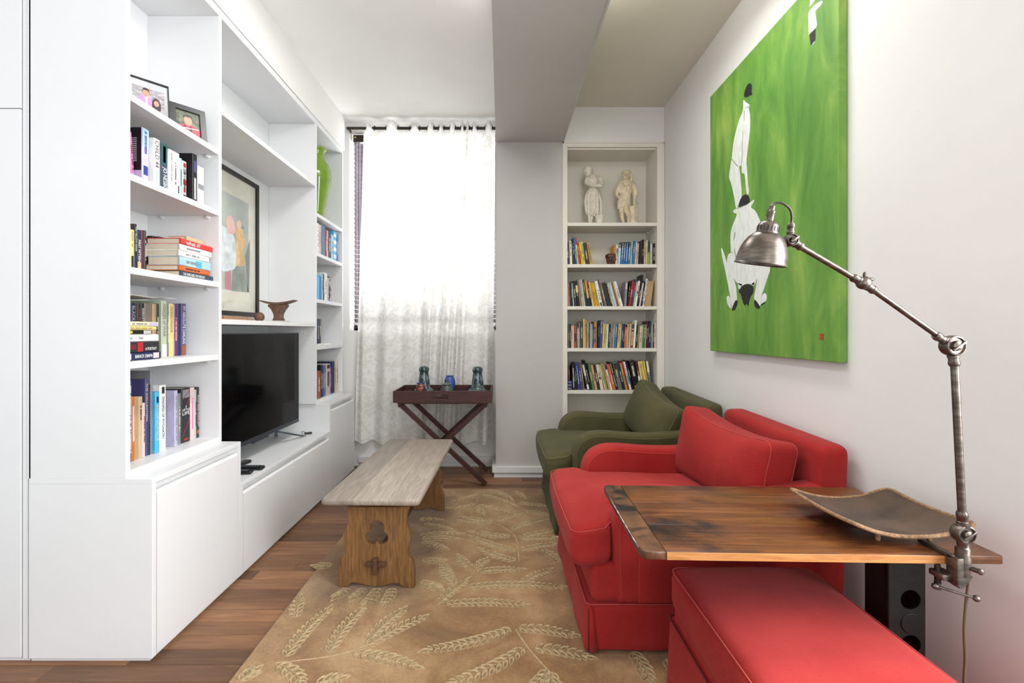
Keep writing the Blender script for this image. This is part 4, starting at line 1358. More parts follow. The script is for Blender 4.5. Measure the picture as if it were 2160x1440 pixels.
# ---------------------------------------------------------------- photo frames on the upper shelf
def quadframe(nm, label, a, b_, h, lean, parts, thick=0.012, border=0.0, fmat=None, back=None):
    """A standing photo frame whose lower edge runs from a to b (x, y)."""
    a, b_ = Vector((a[0], a[1], ZS['A'] + 0.0004)), Vector((b_[0], b_[1], ZS['A'] + 0.0004))
    t = (b_ - a); w = t.length; t.normalize()
    up = Vector((0, 0, 1))
    nrm = t.cross(up)                                   # towards the viewer
    M = basis(t, -nrm, up, a) @ Matrix.Rotation(R(-lean), 4, 'X')
    o = empty(nm, (a + b_) / 2, 0, label, 'photo frame')
    return o, M, w


fo, M, w = quadframe('photo_frame', 'glass photo frame with black edge and a couple in pink and teal', (-1.545, 1.86), (-1.418, 2.005), 0.18, 9, None)
h = 0.176
g = MB()
for x0, x1, z0, z1 in ((0, w, 0, 0.004), (0, w, h - 0.004, h), (0, 0.004, 0.004, h - 0.004), (w - 0.004, w, 0.004, h - 0.004)):
    g.box(x0, x1, -0.012, 0.0, z0, z1, M=M)
g.put('frame', BLACK, fo)
MB().box(0.004, w - 0.004, -0.008, -0.006, 0.004, h - 0.004, M=M).put('glass', GLASS, fo)


def flat(par, M, polys, mat, nm, lift):
    g = MB()
    for P in polys:
        n = len(P)
        g.add([(x, -lift, z) for x, z in P] + [(x, -lift + 0.0004, z) for x, z in P], [tuple(range(n)), tuple(range(2 * n - 1, n - 1, -1))] + [(i, n + i, n + (i + 1) % n, (i + 1) % n) for i in range(n)], M)
    return g.put(nm, mat, par)


def blob(cx, cz, rx, rz, n=14): return [(cx + rx * math.cos(2 * math.pi * i / n), cz + rz * math.sin(2 * math.pi * i / n)) for i in range(n)]


c_ = lambda n, h_: pm(n, h_, 0.45)
PH = {'brick': pm('photo_brickwork', '#8f8a8c', 0.45, var=0.3, vs=40, stretch=(1, 1, 5)), 'pink': c_('photo_pink', '#d47fc0'), 'hair': c_('photo_dark_hair', '#2c2524'), 'skin': c_('photo_skin', '#bd8a70'), 'teal': c_('photo_teal', '#3e7076'), 'shirt': c_('photo_white', '#e8e8ec'), 'foli': pm('photo_foliage', '#4d5340', 0.45, var=0.5, vs=60), 'red': c_('photo_red', '#b03044'), 'blk': c_('photo_black', '#1a1a1c')}
x0, x1 = 0.066, 0.176
flat(fo, M, [[(x0, 0.006), (x1, 0.006), (x1, 0.140), (x0, 0.140)]], PH['brick'], 'photograph', 0.0085)
flat(fo, M, [[(0.082, 0.006), (0.130, 0.006), (0.136, 0.06), (0.128, 0.098), (0.092, 0.100), (0.080, 0.06)]], PH['pink'], 'photo_jacket', 0.0089)
flat(fo, M, [[(0.106, 0.098), (0.118, 0.098), (0.114, 0.06)]], PH['shirt'], 'photo_shirt', 0.0092)
flat(fo, M, [blob(0.112, 0.117, 0.011, 0.016)], PH['skin'], 'photo_face', 0.0092)
flat(fo, M, [[(0.100, 0.120), (0.102, 0.134), (0.112, 0.139), (0.122, 0.134), (0.124, 0.120), (0.118, 0.128), (0.105, 0.128)]], PH['hair'], 'photo_hair', 0.0095)
flat(fo, M, [blob(0.147, 0.070, 0.016, 0.034)], PH['hair'], 'photo_hair', 0.0091)
flat(fo, M, [[(0.130, 0.006), (0.170, 0.006), (0.164, 0.048), (0.134, 0.05)]], PH['teal'], 'photo_dress', 0.0093)
flat(fo, M, [blob(0.147, 0.080, 0.009, 0.013)], PH['skin'], 'photo_face', 0.0095)

fo, M, w = quadframe('photo_frame', 'black photo frame with a smiling boy in a red and black shirt', (-1.485, 2.105), (-1.392, 2.215), 0.16, 13, None)
h = 0.168
g = MB()
bw = 0.024
for x0, x1, z0, z1 in ((0, w, 0, bw), (0, w, h - bw, h), (0, bw, bw, h - bw), (w - bw, w, bw, h - bw)):
    g.box(x0, x1, -0.016, 0.0, z0, z1, M=M)
g.put('frame', BLACK, fo)
flat(fo, M, [[(bw, bw), (w - bw, bw), (w - bw, h - bw), (bw, h - bw)]], PH['foli'], 'photograph', 0.008)
cx = w / 2
flat(fo, M, [[(bw, bw), (w - bw, bw), (w - bw, 0.062), (cx + 0.02, 0.078), (cx - 0.02, 0.078), (bw, 0.062)]], PH['red'], 'photo_shirt', 0.0084)
flat(fo, M, [[(cx - 0.02, bw), (cx - 0.010, bw), (cx - 0.010, 0.07), (cx - 0.02, 0.07)], [(cx + 0.004, bw), (cx + 0.014, bw), (cx + 0.014, 0.07), (cx + 0.004, 0.07)]], PH['blk'], 'photo_stripe', 0.0087)
flat(fo, M, [[(bw + 0.004, 0.058), (w - bw - 0.006, 0.066), (w - bw - 0.006, 0.062), (bw + 0.004, 0.054)]], PH['shirt'], 'photo_trim', 0.0089)
flat(fo, M, [blob(cx, 0.098, 0.017, 0.024)], PH['skin'], 'photo_face', 0.0088)
flat(fo, M, [[(cx - 0.019, 0.104), (cx - 0.017, 0.122), (cx, 0.130), (cx + 0.017, 0.122), (cx + 0.019, 0.104), (cx + 0.012, 0.116), (cx - 0.012, 0.116)]], PH['hair'], 'photo_hair', 0.0091)

# ---------------------------------------------------------------- green vase on the far unit
GV = pm('green_glazed_ceramic', '#6f8f2a', 0.12, var=0.12, vs=5, spec=0.6)
dv = 3.71
vz = ZS['A']
gv = MB().lathe([(0.046, 0.0), (0.052, 0.006), (0.062, 0.09), (0.085, 0.20), (0.107, 0.30), (0.112, 0.355), (0.108, 0.40), (0.088, 0.445), (0.066, 0.475), (0.058, 0.51), (0.060, 0.535), (0.072, 0.556), (0.077, 0.566), (0.073, 0.570), (0.060, 0.56), (0.052, 0.52), (0.03, 0.48)], 40).put('vase', GV, smooth='all')
gv.location = (wx(667.5, dv), dv, vz + 0.0003)
tag(gv, 'tall glossy green vase on the upper shelf of the narrow far bookcase', 'vase')

# ---------------------------------------------------------------- butler tray table and pottery
MAH = wood('dark_mahogany', [(0.2, '#2a1714'), (0.5, '#432622'), (0.8, '#56332c')], (1.5, 12, 12), 4, 0.42)
ax0, ax1, ay0, ay1 = -0.834, -0.075, 3.60, 4.03
TT = 0.739
tt_ = empty('tray_table', ((ax0 + ax1) / 2, 3.815, 0), 0, 'dark mahogany butler tray on folding crossed legs before the curtain', 'table')
fz0 = TT - 0.09
w_ = ax1 - ax0
hl = []
for a0, cx in ((90, -0.036), (-90, 0.036)):
    for q in range(9):
        a = R(a0 + 180 * q / 8)
        hl.append((cx + 0.014 * math.cos(a), 0.048 + 0.014 * math.sin(a)))
me_o = [(-w_ / 2, 0), (w_ / 2, 0), (w_ / 2, 0.09), (-w_ / 2, 0.09)]
for yy in (ay0 + 0.007, ay1 - 0.007):
    obj_from(curve_mesh([me_o, hl], 0.0055, 0.0015), 'tray_side', MAH, tt_, basis((1, 0, 0), (0, 0, 1), (0, -1, 0), ((ax0 + ax1) / 2, yy, fz0)))
for xx in (ax0, ax1 - 0.014):
    MB().box(xx, xx + 0.014, ay0 + 0.014, ay1 - 0.014, fz0, TT, c=0.0015).put('tray_side', MAH, tt_)
MB().box(ax0 + 0.014, ax1 - 0.014, ay0 + 0.014, ay1 - 0.014, TT - 0.052, TT - 0.042).put('tray_floor', MAH, tt_)
MB().box(ax0 + 0.03, ax1 - 0.03, ay0 + 0.004, ay1 - 0.004, fz0 - 0.009, fz0 + 0.0005, c=0.002).put('tray_batten', MAH, tt_)


def leg(a, b_, y):
    a, b_ = Vector((a[0], y, a[1])), Vector((b_[0], y, b_[1]))
    t = (b_ - a).normalized()
    s = Vector((0, 1, 0))
    return MB().box(0, (b_ - a).length, -0.012, 0.012, -0.018, 0.018, M=basis(t, s, t.cross(s), a), c=0.003)


zl = 0.622
for y in (3.645, 4.00): leg((-0.775, zl), (-0.122, 0.014), y).put('leg', MAH, tt_)
for y in (3.672, 3.973): leg((-0.135, zl), (-0.788, 0.014), y).put('leg', MAH, tt_)
for x, ya, yb in ((-0.785, 3.62, 4.025), (-0.125, 3.62, 4.025)):
    MB().tube([(x, ya, zl + 0.004), (x, yb, zl + 0.004)], 0.0165, 12).put('top_rail', MAH, tt_, smooth=True)
MB().box(-0.185, -0.160, 3.65, 3.995, 0.052, 0.075, c=0.003).put('stretcher', MAH, tt_)
MB().box(-0.748, -0.723, 3.68, 3.965, 0.052, 0.075, c=0.003).put('stretcher', MAH, tt_)

TF = TT - 0.0417
m, nt, b = nodes('blue_green_glaze')
mp = coords(nt, (3, 3, 0.7))
n1 = noise(nt, mp, 16, 6, 0.7, 0.8)
r = ramp(nt, n1.outputs['Fac'], [(0.3, '#182125'), (0.46, '#263d44'), (0.54, '#4a5a50'), (0.60, '#8a9698'), (0.66, '#2c3f57'), (0.8, '#3b2f33')])
nt.links.new(r.outputs['Color'], b.inputs['Base Color']); b.inputs['Roughness'].default_value = 0.18
GLZ = m
k9 = 3.86 / F / 9
pv = [(r_ * k9, (775 - y_) * k9) for r_, y_ in ((176, 775), (188, 764), (188, 748), (172, 730), (140, 708), (122, 680), (114, 640), (106, 560), (95, 480), (84, 420), (80, 405), (92, 388), (99, 360), (98, 335), (84, 310), (68, 296), (62, 292), (52, 300), (45, 330), (40, 420))]
for px, d, lab in ((894.4, 3.90, 'tall blue-green glazed vase standing behind the small red jar on the tray'), (1007.2, 3.86, 'tall blue-green glazed vase alone near the pillar end of the tray')):
    o = MB().lathe(pv, 32).put('vase', GLZ, smooth='all')
    o.location = (wx(px, d), d, TF)
    tag(o, lab, 'vase', 'pair of tall glazed vases on the tray')
BLU = pm('matt_blue_glaze', '#3c4f9e', 0.45, var=0.08)
o = MB().lathe([(r_, z_ * 0.83) for r_, z_ in [(0.028, 0), (0.033, 0.005), (0.044, 0.05), (0.047, 0.09), (0.043, 0.12), (0.033, 0.143), (0.027, 0.150), (0.029, 0.158), (0.031, 0.160), (0.025, 0.158), (0.02, 0.13)]], 28).put('vase', BLU, smooth='all')
o.location = (wx(948.8, 3.9), 3.9, TF); tag(o, 'small matt blue vase in the middle of the tray', 'vase')
m, nt, b = nodes('red_blue_glaze')
mp = coords(nt, (1, 1, 1)); n1 = noise(nt, mp, 40, 3)
r = ramp(nt, n1.outputs['Fac'], [(0.35, '#26303f'), (0.5, '#7a3a38'), (0.65, '#a0625a')])
nt.links.new(r.outputs['Color'], b.inputs['Base Color']); b.inputs['Roughness'].default_value = 0.25
jr = MB().lathe([(0.022, 0), (0.030, 0.006), (0.0375, 0.035), (0.0365, 0.065), (0.030, 0.082), (0.026, 0.086)], 26).put('jar', m, smooth='all')
jr.location = (wx(887.6, 3.71), 3.71, TF); tag(jr, 'small red patterned jar with blue rim at the front of the tray', 'jar')
MB().lathe([(0.026, 0.085), (0.031, 0.090), (0.030, 0.096), (0.024, 0.096)], 26).put('rim', pm('navy_glaze', '#26395e', 0.2), jr, smooth=True, local=True)
DKG = pm('grey_green_glaze', '#47544f', 0.3, var=0.25, vs=20)
jr = MB().lathe([(0.040, 0), (0.048, 0.006), (0.051, 0.022), (0.046, 0.048), (0.038, 0.066), (0.035, 0.070)], 28).put('lidded_jar', DKG, smooth='all')
jr.location = (wx(942.6, 3.75), 3.75, TF); tag(jr, 'squat grey-green lidded jar in front of the blue vase', 'jar')
MB().lathe([(0.035, 0.0705), (0.039, 0.073), (0.039, 0.078), (0.03, 0.086), (0.014, 0.092), (0.006, 0.096), (0.005, 0.101), (0.0085, 0.106), (0.008, 0.114), (0.003, 0.118)], 28).put('lid', DKG, jr, smooth=True, local=True)
# ---------------------------------------------------------------- books
PAL = {'black': '#17171a', 'charcoal': '#2b2c2f', 'dark grey': '#45464a', 'grey': '#85868a', 'pale grey': '#b9b9b8', 'white': '#e6e5e2', 'cream': '#d8ccae', 'beige': '#c2ae8e', 'tan': '#b39468',
       'brown': '#6e5544', 'grey-brown': '#7d6f63', 'dark brown': '#3a2a24', 'maroon': '#54202a', 'red': '#a8282d', 'rust': '#97503a', 'orange': '#c8682f', 'amber': '#cf8f30', 'ochre': '#c49b3c',
       'yellow': '#d9bf2f', 'pale yellow': '#dcca7c', 'olive': '#5d5b3d', 'lime': '#9aa43a', 'green': '#4f7146', 'dark green': '#29382b', 'grey-green': '#6f766a', 'pale green': '#b3bda0', 'teal': '#24545c',
       'dark teal': '#1e3c45', 'pale teal': '#a3c3c6', 'pale blue': '#a9cbdf', 'sky blue': '#4fb0e2', 'blue': '#2f6ea6', 'deep blue': '#2e3f86', 'navy': '#20294a', 'slate': '#3b4554', 'slate blue': '#5b6f86',
       'violet': '#4a4676', 'lilac': '#b7b3d0', 'purple': '#6d2b66', 'magenta': '#a32a63', 'pink': '#d873a8', 'pale pink': '#dcc3c3', 'peach': '#cf9a78', 'khaki': '#968a64'}
BMAT = {}


def bmat(cn):
    if cn not in BMAT:
        h = PAL.get(cn, cn)
        BMAT[cn] = pm('book_cover_' + cn.replace(' ', '_').replace('#', 'tone_'), h, 0.45, var=0.10, vs=18, stretch=(1, 1, 0.4), spec=0.35)
    return BMAT[cn]


PAGE = pm('book_pages', '#d8cbb4', 0.9, var=0.10, vs=160, stretch=(12, 1, 0.2))
PAGEW = pm('white_book_pages', '#e3ddd0', 0.9, var=0.06, vs=160, stretch=(12, 1, 0.2))
rb = random.Random(3)


def upright(x, y, z, rz=0.0, lean=0.0):
    """Matrix of a standing book: spine towards -y (turned by rz), leaning about its own depth axis."""
    return Matrix.Translation((x, y, z)) @ Matrix.Rotation(rz, 4, 'Z') @ Matrix.Rotation(lean, 4, 'Y')


def flat_m(x, y, z, yaw=0.0):
    """A book lying flat with its spine towards +x, the head of its spine towards -y."""
    return Matrix.Translation((x, y, z)) @ Matrix.Rotation(yaw, 4, 'Z') @ basis((0, 0, 1), (-1, 0, 0), (0, -1, 0))


def book(M, t, h, dep, cn, label, group, title=None, bands=(), marks=None, pages=None, rounded=False):
    c = min(0.0022, t * 0.16)
    ht = t / 2
    e = min(0.003, ht * 0.7)
    out = [(-ht, dep), (-ht, e), (-ht + e, 0.0), (ht - e, 0.0), (ht, e), (ht, dep), (ht - c, dep), (ht - c, e + c), (-ht + c, e + c), (-ht + c, dep)]
    n = len(out)
    vs = [(x, y, 0.0) for x, y in out] + [(x, y, h) for x, y in out]
    quads = [(0, 1, 8, 9), (1, 2, 3, 4), (1, 4, 7, 8), (4, 5, 6, 7)]
    fs = [tuple(reversed(q)) for q in quads] + [tuple(n + i for i in q) for q in quads] + [(i, (i + 1) % n, n + (i + 1) % n, n + i) for i in range(n)]
    g = MB().add(vs, fs)
    o = g.put('book', bmat(cn), None, local=True)
    o.matrix_world = M
    tag(o, label, 'book', group)
    MB().box(-ht + c * 1.02, ht - c * 1.02, e + c * 1.02, dep - 0.003, 0.003, h - 0.003).put('page_block', pages or PAGE, o, local=True)
    for z0, z1, bc, *wf in bands:
        k = (wf[0] if wf else 0.97) * (ht - e * 0.3)
        MB().box(-k, k, -0.0004, 0.0004, z0 * h, z1 * h).put('spine_panel', bmat(bc), o, local=True)
    for T in ([title] if isinstance(title, tuple) else (title or [])):
        s, tc, z0, z1, *w = T
        wf = w[0] if w else 0.62
        off = w[1] if len(w) > 1 else 0.0
        me = text_mesh(s, (z1 - z0) * h, t * wf)
        me.transform(basis((0, 0, -1), (1, 0, 0), (0, -1, 0), (off * t, -0.0006, (z0 + z1) / 2 * h)))
        obj_from(me, 'spine_title', bmat(tc), o, None, True)
    if marks:                                         # lettering too small to read: short upright strokes
        mc, z0, z1 = marks[:3]
        g = MB()
        z = z1 * h
        wd = t * 0.34
        while z > z0 * h + 0.004:
            ln = rb.uniform(0.0022, 0.0046)
            if rb.random() < 0.85: g.box(-wd / 2, wd / 2, -0.0007, -0.0001, z - ln, z)
            z -= ln + 0.0016
        if g.V:
            q = g.put('spine_lettering', bmat(mc), o, local=True)
            q['kind'] = 'stuff'
    return o


def size_word(t, h):
    if t < 0.011: return 'slim'
    if t > 0.030: return 'thick'
    if h > 0.235: return 'tall'
    if h < 0.175: return 'small'
    return 'medium-sized'


def A(c): return 'an' if c[0] in 'aeiou' else 'a'


# --- the alcove bookcase: rows measured along each shelf in a 10.8x enlargement
YS = 3.902
KS = YS / F / 10.8


def zs_h(yoff, yt, zs): return wz(yoff + yt / 10.8, YS) - zs


def row(rows, xoff, yoff, zs, phrase, group):
    # let neighbours settle against each other: feet stay put, tops give way
    hs = [(zs_h(yoff, rw[2], zs)) / KS for rw in rows]
    sl = [(rw[3] - rw[0]) / h for rw, h in zip(rows, hs)]
    bk_ = [bool(len(rw) > 5 and rw[5].get('back')) for rw in rows]
    for it in range(160):
        for i in range(len(rows) - 1):
            if bk_[i] or bk_[i + 1]: continue
            m_ = min(hs[i], hs[i + 1])
            ov = (rows[i][1] + sl[i] * m_) - (rows[i + 1][0] + sl[i + 1] * m_)
            if ov > 0:
                sl[i] -= 0.25 * ov / m_
                sl[i + 1] += 0.25 * ov / m_
        for i, rw in enumerate(rows):
            sl[i] = max(sl[i], -(rw[0] - 44) / hs[i])
            sl[i] = min(sl[i], (2090 - rw[1]) / hs[i])
    for i, rw in enumerate(rows):
        xb0, xb1, yt, xt0, cn = rw[:5]
        opt = rw[5] if len(rw) > 5 else {}
        d = YS + opt.get('back', 0.0)
        x0, x1 = wx(xoff + xb0 / 10.8, d), wx(xoff + xb1 / 10.8, d)
        zt_ = wz(yoff + yt / 10.8, d)
        hh = zt_ - zs
        lean = math.atan(sl[i])
        t = (x1 - x0) * math.cos(lean) * 0.97
        h = hh / math.cos(lean) - abs(math.sin(lean)) * t * 0.5
        # pivot on the lower corner
        lift = abs(math.sin(lean)) * t / 2
        M = upright((x0 + x1) / 2, d, zs + 0.0004 + lift, 0.0, lean)
        size = size_word(t, h)
        lab = f"{size} {cn} book, {ordinal(i + 1)} from the pillar on {phrase}"
        mk = opt.get('marks')
        if mk is None and not opt.get('title') and t > 0.008 and rb.random() < 0.75:
            dark = sum(lin(PAL[cn])[:3]) < 0.75
            z0 = rb.uniform(0.2, 0.45)
            mk = ('cream' if dark else 'charcoal', z0, z0 + rb.uniform(0.3, 0.45))
        book(M, t, h, opt.get('dep', rb.uniform(0.115, 0.14)), cn, lab, group, opt.get('title'), opt.get('bands', ()), mk or None)


def o_(**k): return k


row([(52, 125, 400, 52, 'dark grey'), (132, 188, 300, 115, 'white', o_(marks=('black', 0.35, 0.95))), (194, 216, 350, 178, 'brown'), (222, 258, 255, 172, 'navy'),
     (262, 296, 215, 190, 'blue'), (300, 340, 210, 222, 'pale yellow', o_(bands=[(0.72, 0.998, 'magenta')])), (346, 390, 345, 268, 'red'), (394, 434, 328, 312, 'yellow'),
     (438, 490, 322, 345, 'pale yellow', o_(marks=('black', 0.1, 0.9))), (494, 580, 345, 398, 'dark green'), (586, 650, 352, 436, 'ochre', o_(marks=('dark green', 0.1, 0.95))),
     (1120, 1160, 395, 1130, 'amber', o_(back=0.06)), (1166, 1216, 385, 1188, 'cream', o_(bands=[(0.6, 0.8, 'red', 0.6)])),
     (1220, 1278, 340, 1250, 'pale blue', o_(bands=[(0.76, 0.998, 'charcoal')], title=[('TRAVEL', 'white', 0.80, 0.96, 0.4)][:0] or None, marks=('white', 0.1, 0.9))),
     (1284, 1336, 335, 1318, 'blue', o_(bands=[(0.76, 0.998, 'black')], marks=('white', 0.2, 0.95))), (1340, 1384, 335, 1370, 'blue', o_(bands=[(0.76, 0.998, 'black')], marks=('white', 0.2, 0.95))),
     (1390, 1438, 330, 1420, 'blue', o_(bands=[(0.76, 0.998, 'black')], marks=('white', 0.15, 0.95))), (1444, 1498, 325, 1478, 'blue', o_(bands=[(0.76, 0.998, 'black')], marks=('white', 0.2, 0.95))),
     (1504, 1542, 312, 1532, 'pale green'), (1548, 1602, 302, 1580, 'blue'), (1606, 1642, 340, 1636, 'pale pink'), (1646, 1686, 355, 1674, 'beige'),
     (1690, 1736, 310, 1712, 'black'), (1740, 1762, 300, 1758, 'dark grey'), (1766, 1806, 270, 1788, 'black'), (1814, 1860, 320, 1824, 'beige'), (1866, 1898, 285, 1874, 'cream'),
     (1904, 1950, 305, 1908, 'lime', o_(bands=[(0.52, 0.998, 'dark green')])), (1958, 2014, 365, 1962, 'pale grey'), (2020, 2072, 358, 2022, 'black', o_(marks=('cream', 0.2, 0.8)))],
    1190, 480, ZA[1], 'the alcove shelf below the statues', 'books on the alcove shelf below the statues')

row([(55, 96, 285, 55, 'pale grey'), (100, 134, 280, 98, 'peach'), (138, 172, 268, 106, 'maroon'), (176, 202, 275, 158, 'dark teal'), (205, 232, 290, 168, 'pale teal'),
     (236, 296, 240, 194, 'charcoal'), (300, 352, 245, 232, 'black', o_(bands=[(0.55, 0.83, 'pale yellow')])), (356, 402, 215, 276, 'grey-brown'), (406, 442, 222, 316, 'beige'),
     (446, 492, 205, 342, 'pale green'), (496, 542, 210, 386, 'dark green'), (546, 602, 240, 446, 'navy', o_(bands=[(0.33, 0.998, 'amber')])), (606, 642, 245, 498, 'charcoal', o_(bands=[(0.88, 0.998, 'red')])),
     (646, 686, 270, 542, 'pale yellow'), (690, 726, 270, 572, 'amber'), (730, 762, 290, 606, 'yellow'), (766, 806, 276, 640, 'ochre'), (812, 886, 240, 664, 'white', o_(bands=[(0.01, 0.15, 'black', 0.5)])),
     (890, 922, 214, 738, 'dark grey'), (926, 980, 290, 818, 'grey-brown'), (984, 1072, 280, 872, 'charcoal'), (1076, 1108, 300, 948, 'black', o_(marks=('pale yellow', 0.05, 0.95))),
     (1112, 1146, 290, 978, 'cream'), (1150, 1210, 275, 1006, 'pale blue'), (1214, 1252, 275, 1052, 'rust'), (1256, 1280, 262, 1078, 'pale yellow'), (1284, 1348, 255, 1110, 'white'),
     (1370, 1424, 262, 1400, 'grey', o_(bands=[(0.7, 0.95, 'pale pink', 0.7)])), (1430, 1464, 245, 1494, 'black'), (1468, 1520, 240, 1548, 'red'), (1526, 1566, 205, 1606, 'slate', o_(bands=[(0.55, 0.82, 'magenta'), (0.34, 0.55, 'blue')])),
     (1570, 1598, 270, 1652, 'cream'), (1602, 1652, 240, 1690, 'white', o_(bands=[(0.48, 0.60, 'black', 0.6)])), (1656, 1700, 100, 1770, 'black', o_(marks=('cream', 0.2, 0.5))),
     (1704, 1742, 285, 1786, 'pale pink'), (1746, 1782, 260, 1826, 'black'), (1786, 1830, 196, 1872, 'white', o_(marks=('black', 0.05, 0.95))), (1838, 1980, 240, 1906, 'tan', o_(marks=False, dep=0.09))],
    1190, 570, ZA[2], 'the second alcove book shelf down', 'books on the second alcove shelf')

row([(50, 82, 238, 50, 'dark grey'), (85, 122, 262, 82, 'grey-brown'), (125, 161, 250, 120, 'dark green'), (164, 194, 288, 162, 'cream'), (197, 227, 282, 196, 'pale pink'),
     (230, 281, 290, 228, 'rust', o_(bands=[(0.3, 0.66, 'maroon')])), (285, 309, 290, 284, 'slate blue'), (312, 334, 338, 310, 'cream'), (337, 366, 215, 335, 'khaki'), (370, 431, 198, 370, 'slate'),
     (435, 471, 140, 434, 'pale yellow'), (474, 513, 158, 474, 'amber'), (526, 560, 205, 528, 'pale grey'), (563, 583, 208, 564, 'dark green'), (586, 606, 205, 588, 'pale teal'),
     (609, 639, 250, 614, 'beige'), (642, 666, 250, 646, 'blue'), (669, 717, 198, 680, 'brown', o_(bands=[(0.80, 0.998, 'amber'), (0.01, 0.2, 'orange')])), (721, 745, 210, 728, 'khaki'),
     (749, 770, 240, 756, 'black'), (773, 799, 218, 782, 'navy'), (802, 866, 165, 824, 'violet', o_(title=('BALL POWER', 'white', 0.52, 0.95, 0.42))), (870, 886, 215, 894, 'white'),
     (889, 931, 250, 912, 'yellow', o_(marks=('black', 0.2, 0.8))), (935, 963, 250, 962, 'cream'), (966, 992, 255, 992, 'white'), (995, 1037, 255, 1030, 'dark teal'), (1041, 1058, 250, 1080, 'pale grey'),
     (1062, 1106, 250, 1104, 'grey-brown'), (1110, 1127, 246, 1150, 'cream'), (1131, 1187, 243, 1170, 'blue'), (1205, 1250, 253, 1246, 'pale yellow', o_(marks=('black', 0.2, 0.95))),
     (1253, 1281, 262, 1290, 'pale grey'), (1285, 1329, 260, 1320, 'slate'), (1332, 1361, 250, 1362, 'navy'), (1365, 1416, 268, 1394, 'orange', o_(bands=[(0.9, 0.998, 'black')])),
     (1420, 1441, 245, 1450, 'cream'), (1444, 1470, 240, 1476, 'tan'), (1473, 1501, 245, 1506, 'pale pink'), (1505, 1566, 215, 1546, 'tan', o_(bands=[(0.76, 0.93, 'charcoal', 0.7), (0.64, 0.70, 'charcoal', 0.9), (0.03, 0.08, 'charcoal', 0.9)], marks=False)),
     (1570, 1617, 165, 1622, 'white', o_(marks=False)), (1621, 1661, 285, 1650, 'charcoal'), (1665, 1701, 285, 1690, 'khaki'), (1705, 1751, 292, 1735, 'cream'), (1754, 1780, 268, 1790, 'pale green'),
     (1784, 1836, 270, 1812, 'green'), (1840, 1854, 262, 1858, 'cream'), (1858, 1897, 185, 1874, 'maroon'), (1900, 1924, 240, 1918, 'dark brown'), (1927, 1965, 182, 1944, 'navy'),
     (1968, 1996, 196, 1978, 'slate blue'), (2000, 2020, 215, 2006, 'pale grey'), (2025, 2050, 258, 2030, 'maroon'), (2054, 2084, 240, 2058, 'cream')],
    1190, 660, ZA[3], 'the third alcove book shelf down', 'books on the third alcove shelf')

SH5 = 'books on the lowest alcove book shelf'
row([(258, 288, 168, 190, 'charcoal', o_(marks=('cream', 0.3, 0.9))), (292, 318, 155, 236, 'dark brown'), (322, 380, 175, 250, 'deep blue', o_(marks=('pale blue', 0.2, 0.9))), (384, 432, 170, 306, 'violet'),
     (436, 474, 198, 362, 'grey-brown'), (524, 582, 195, 400, 'dark grey', o_(bands=[(0.55, 0.97, 'cream', 0.9), (0.02, 0.2, 'white', 0.8), (0.22, 0.4, 'olive', 0.8)])), (586, 632, 110, 420, 'black'),
     (636, 704, 180, 532, 'green'), (708, 764, 215, 604, 'peach'), (768, 826, 200, 660, 'charcoal', o_(bands=[(0.4, 0.55, 'khaki', 0.7)])), (830, 908, 208, 710, 'cream', o_(bands=[(0.42, 0.5, 'black', 0.55)])),
     (926, 960, 215, 788, 'pale pink'), (964, 1000, 180, 826, 'lime'), (1018, 1056, 200, 864, 'peach'), (1060, 1104, 190, 906, 'white', o_(bands=[(0.78, 0.998, 'navy')])), (1108, 1182, 205, 968, 'orange'),
     (1186, 1230, 150, 1020, 'black', o_(marks=('white', 0.1, 0.95))), (1234, 1332, 150, 1094, 'grey-green', o_(bands=[(0.4, 0.97, 'charcoal', 0.75)])), (1336, 1400, 148, 1196, 'navy'), (1404, 1450, 170, 1256, 'ochre'),
     (1454, 1488, 140, 1296, 'red'), (1492, 1542, 142, 1338, 'white', o_(bands=[(0.2, 0.5, 'sky blue', 0.8)])), (1546, 1592, 118, 1392, 'black'), (1596, 1722, 112, 1462, 'black', o_(bands=[(0.02, 0.13, 'cream', 0.6)], marks=('white', 0.45, 0.9))),
     (1726, 1784, 130, 1612, 'maroon', o_(bands=[(0.02, 0.48, 'white', 0.9)])), (1788, 1898, 130, 1672, 'pale yellow', o_(marks=('khaki', 0.2, 0.9))), (1902, 1952, 120, 1786, 'yellow'), (1956, 2012, 125, 1856, 'slate blue', o_(bands=[(0.6, 0.998, 'white')]))],
    1190, 750, ZA[4], 'the lowest alcove book shelf', SH5)
# the little stack against the pillar end: three lying flat, two standing on them, one leaning in front
zz = ZA[4] + 0.0004
for i, (cn, th) in enumerate((('navy', 0.026), ('violet', 0.026), ('deep blue', 0.022))):
    wd_ = (185 - 48) * KS
    M = Matrix.Translation((wx(1190 + 46 / 10.8, YS), YS, zz + th / 2)) @ basis((0, 0, 1), (0, 1, 0), (-1, 0, 0)) @ Matrix.Translation((0, 0, -wd_))
    book(M, th * 0.97, wd_, 0.12, cn, f"{cn} paperback lying flat, {('lowest', 'middle', 'topmost')[i]} of the stack by the pillar, lowest alcove shelf", SH5, None, (), ('pale grey', 0.15, 0.85))
    zz += th
for i, (a, b_, cn) in enumerate(((50, 94, 'rust'), (96, 132, 'brown'))):
    x0, x1 = wx(1190 + a / 10.8, YS), wx(1190 + b_ / 10.8, YS)
    book(upright((x0 + x1) / 2, YS + 0.01, zz), (x1 - x0) * 0.97, 0.113, 0.10, cn, f"small {cn} book standing on the flat stack, {ordinal(i + 1)} from the pillar", SH5, None, (), ('cream', 0.4, 0.8))
x0, x1 = wx(1190 + 190 / 10.8, YS), wx(1190 + 250 / 10.8, YS)
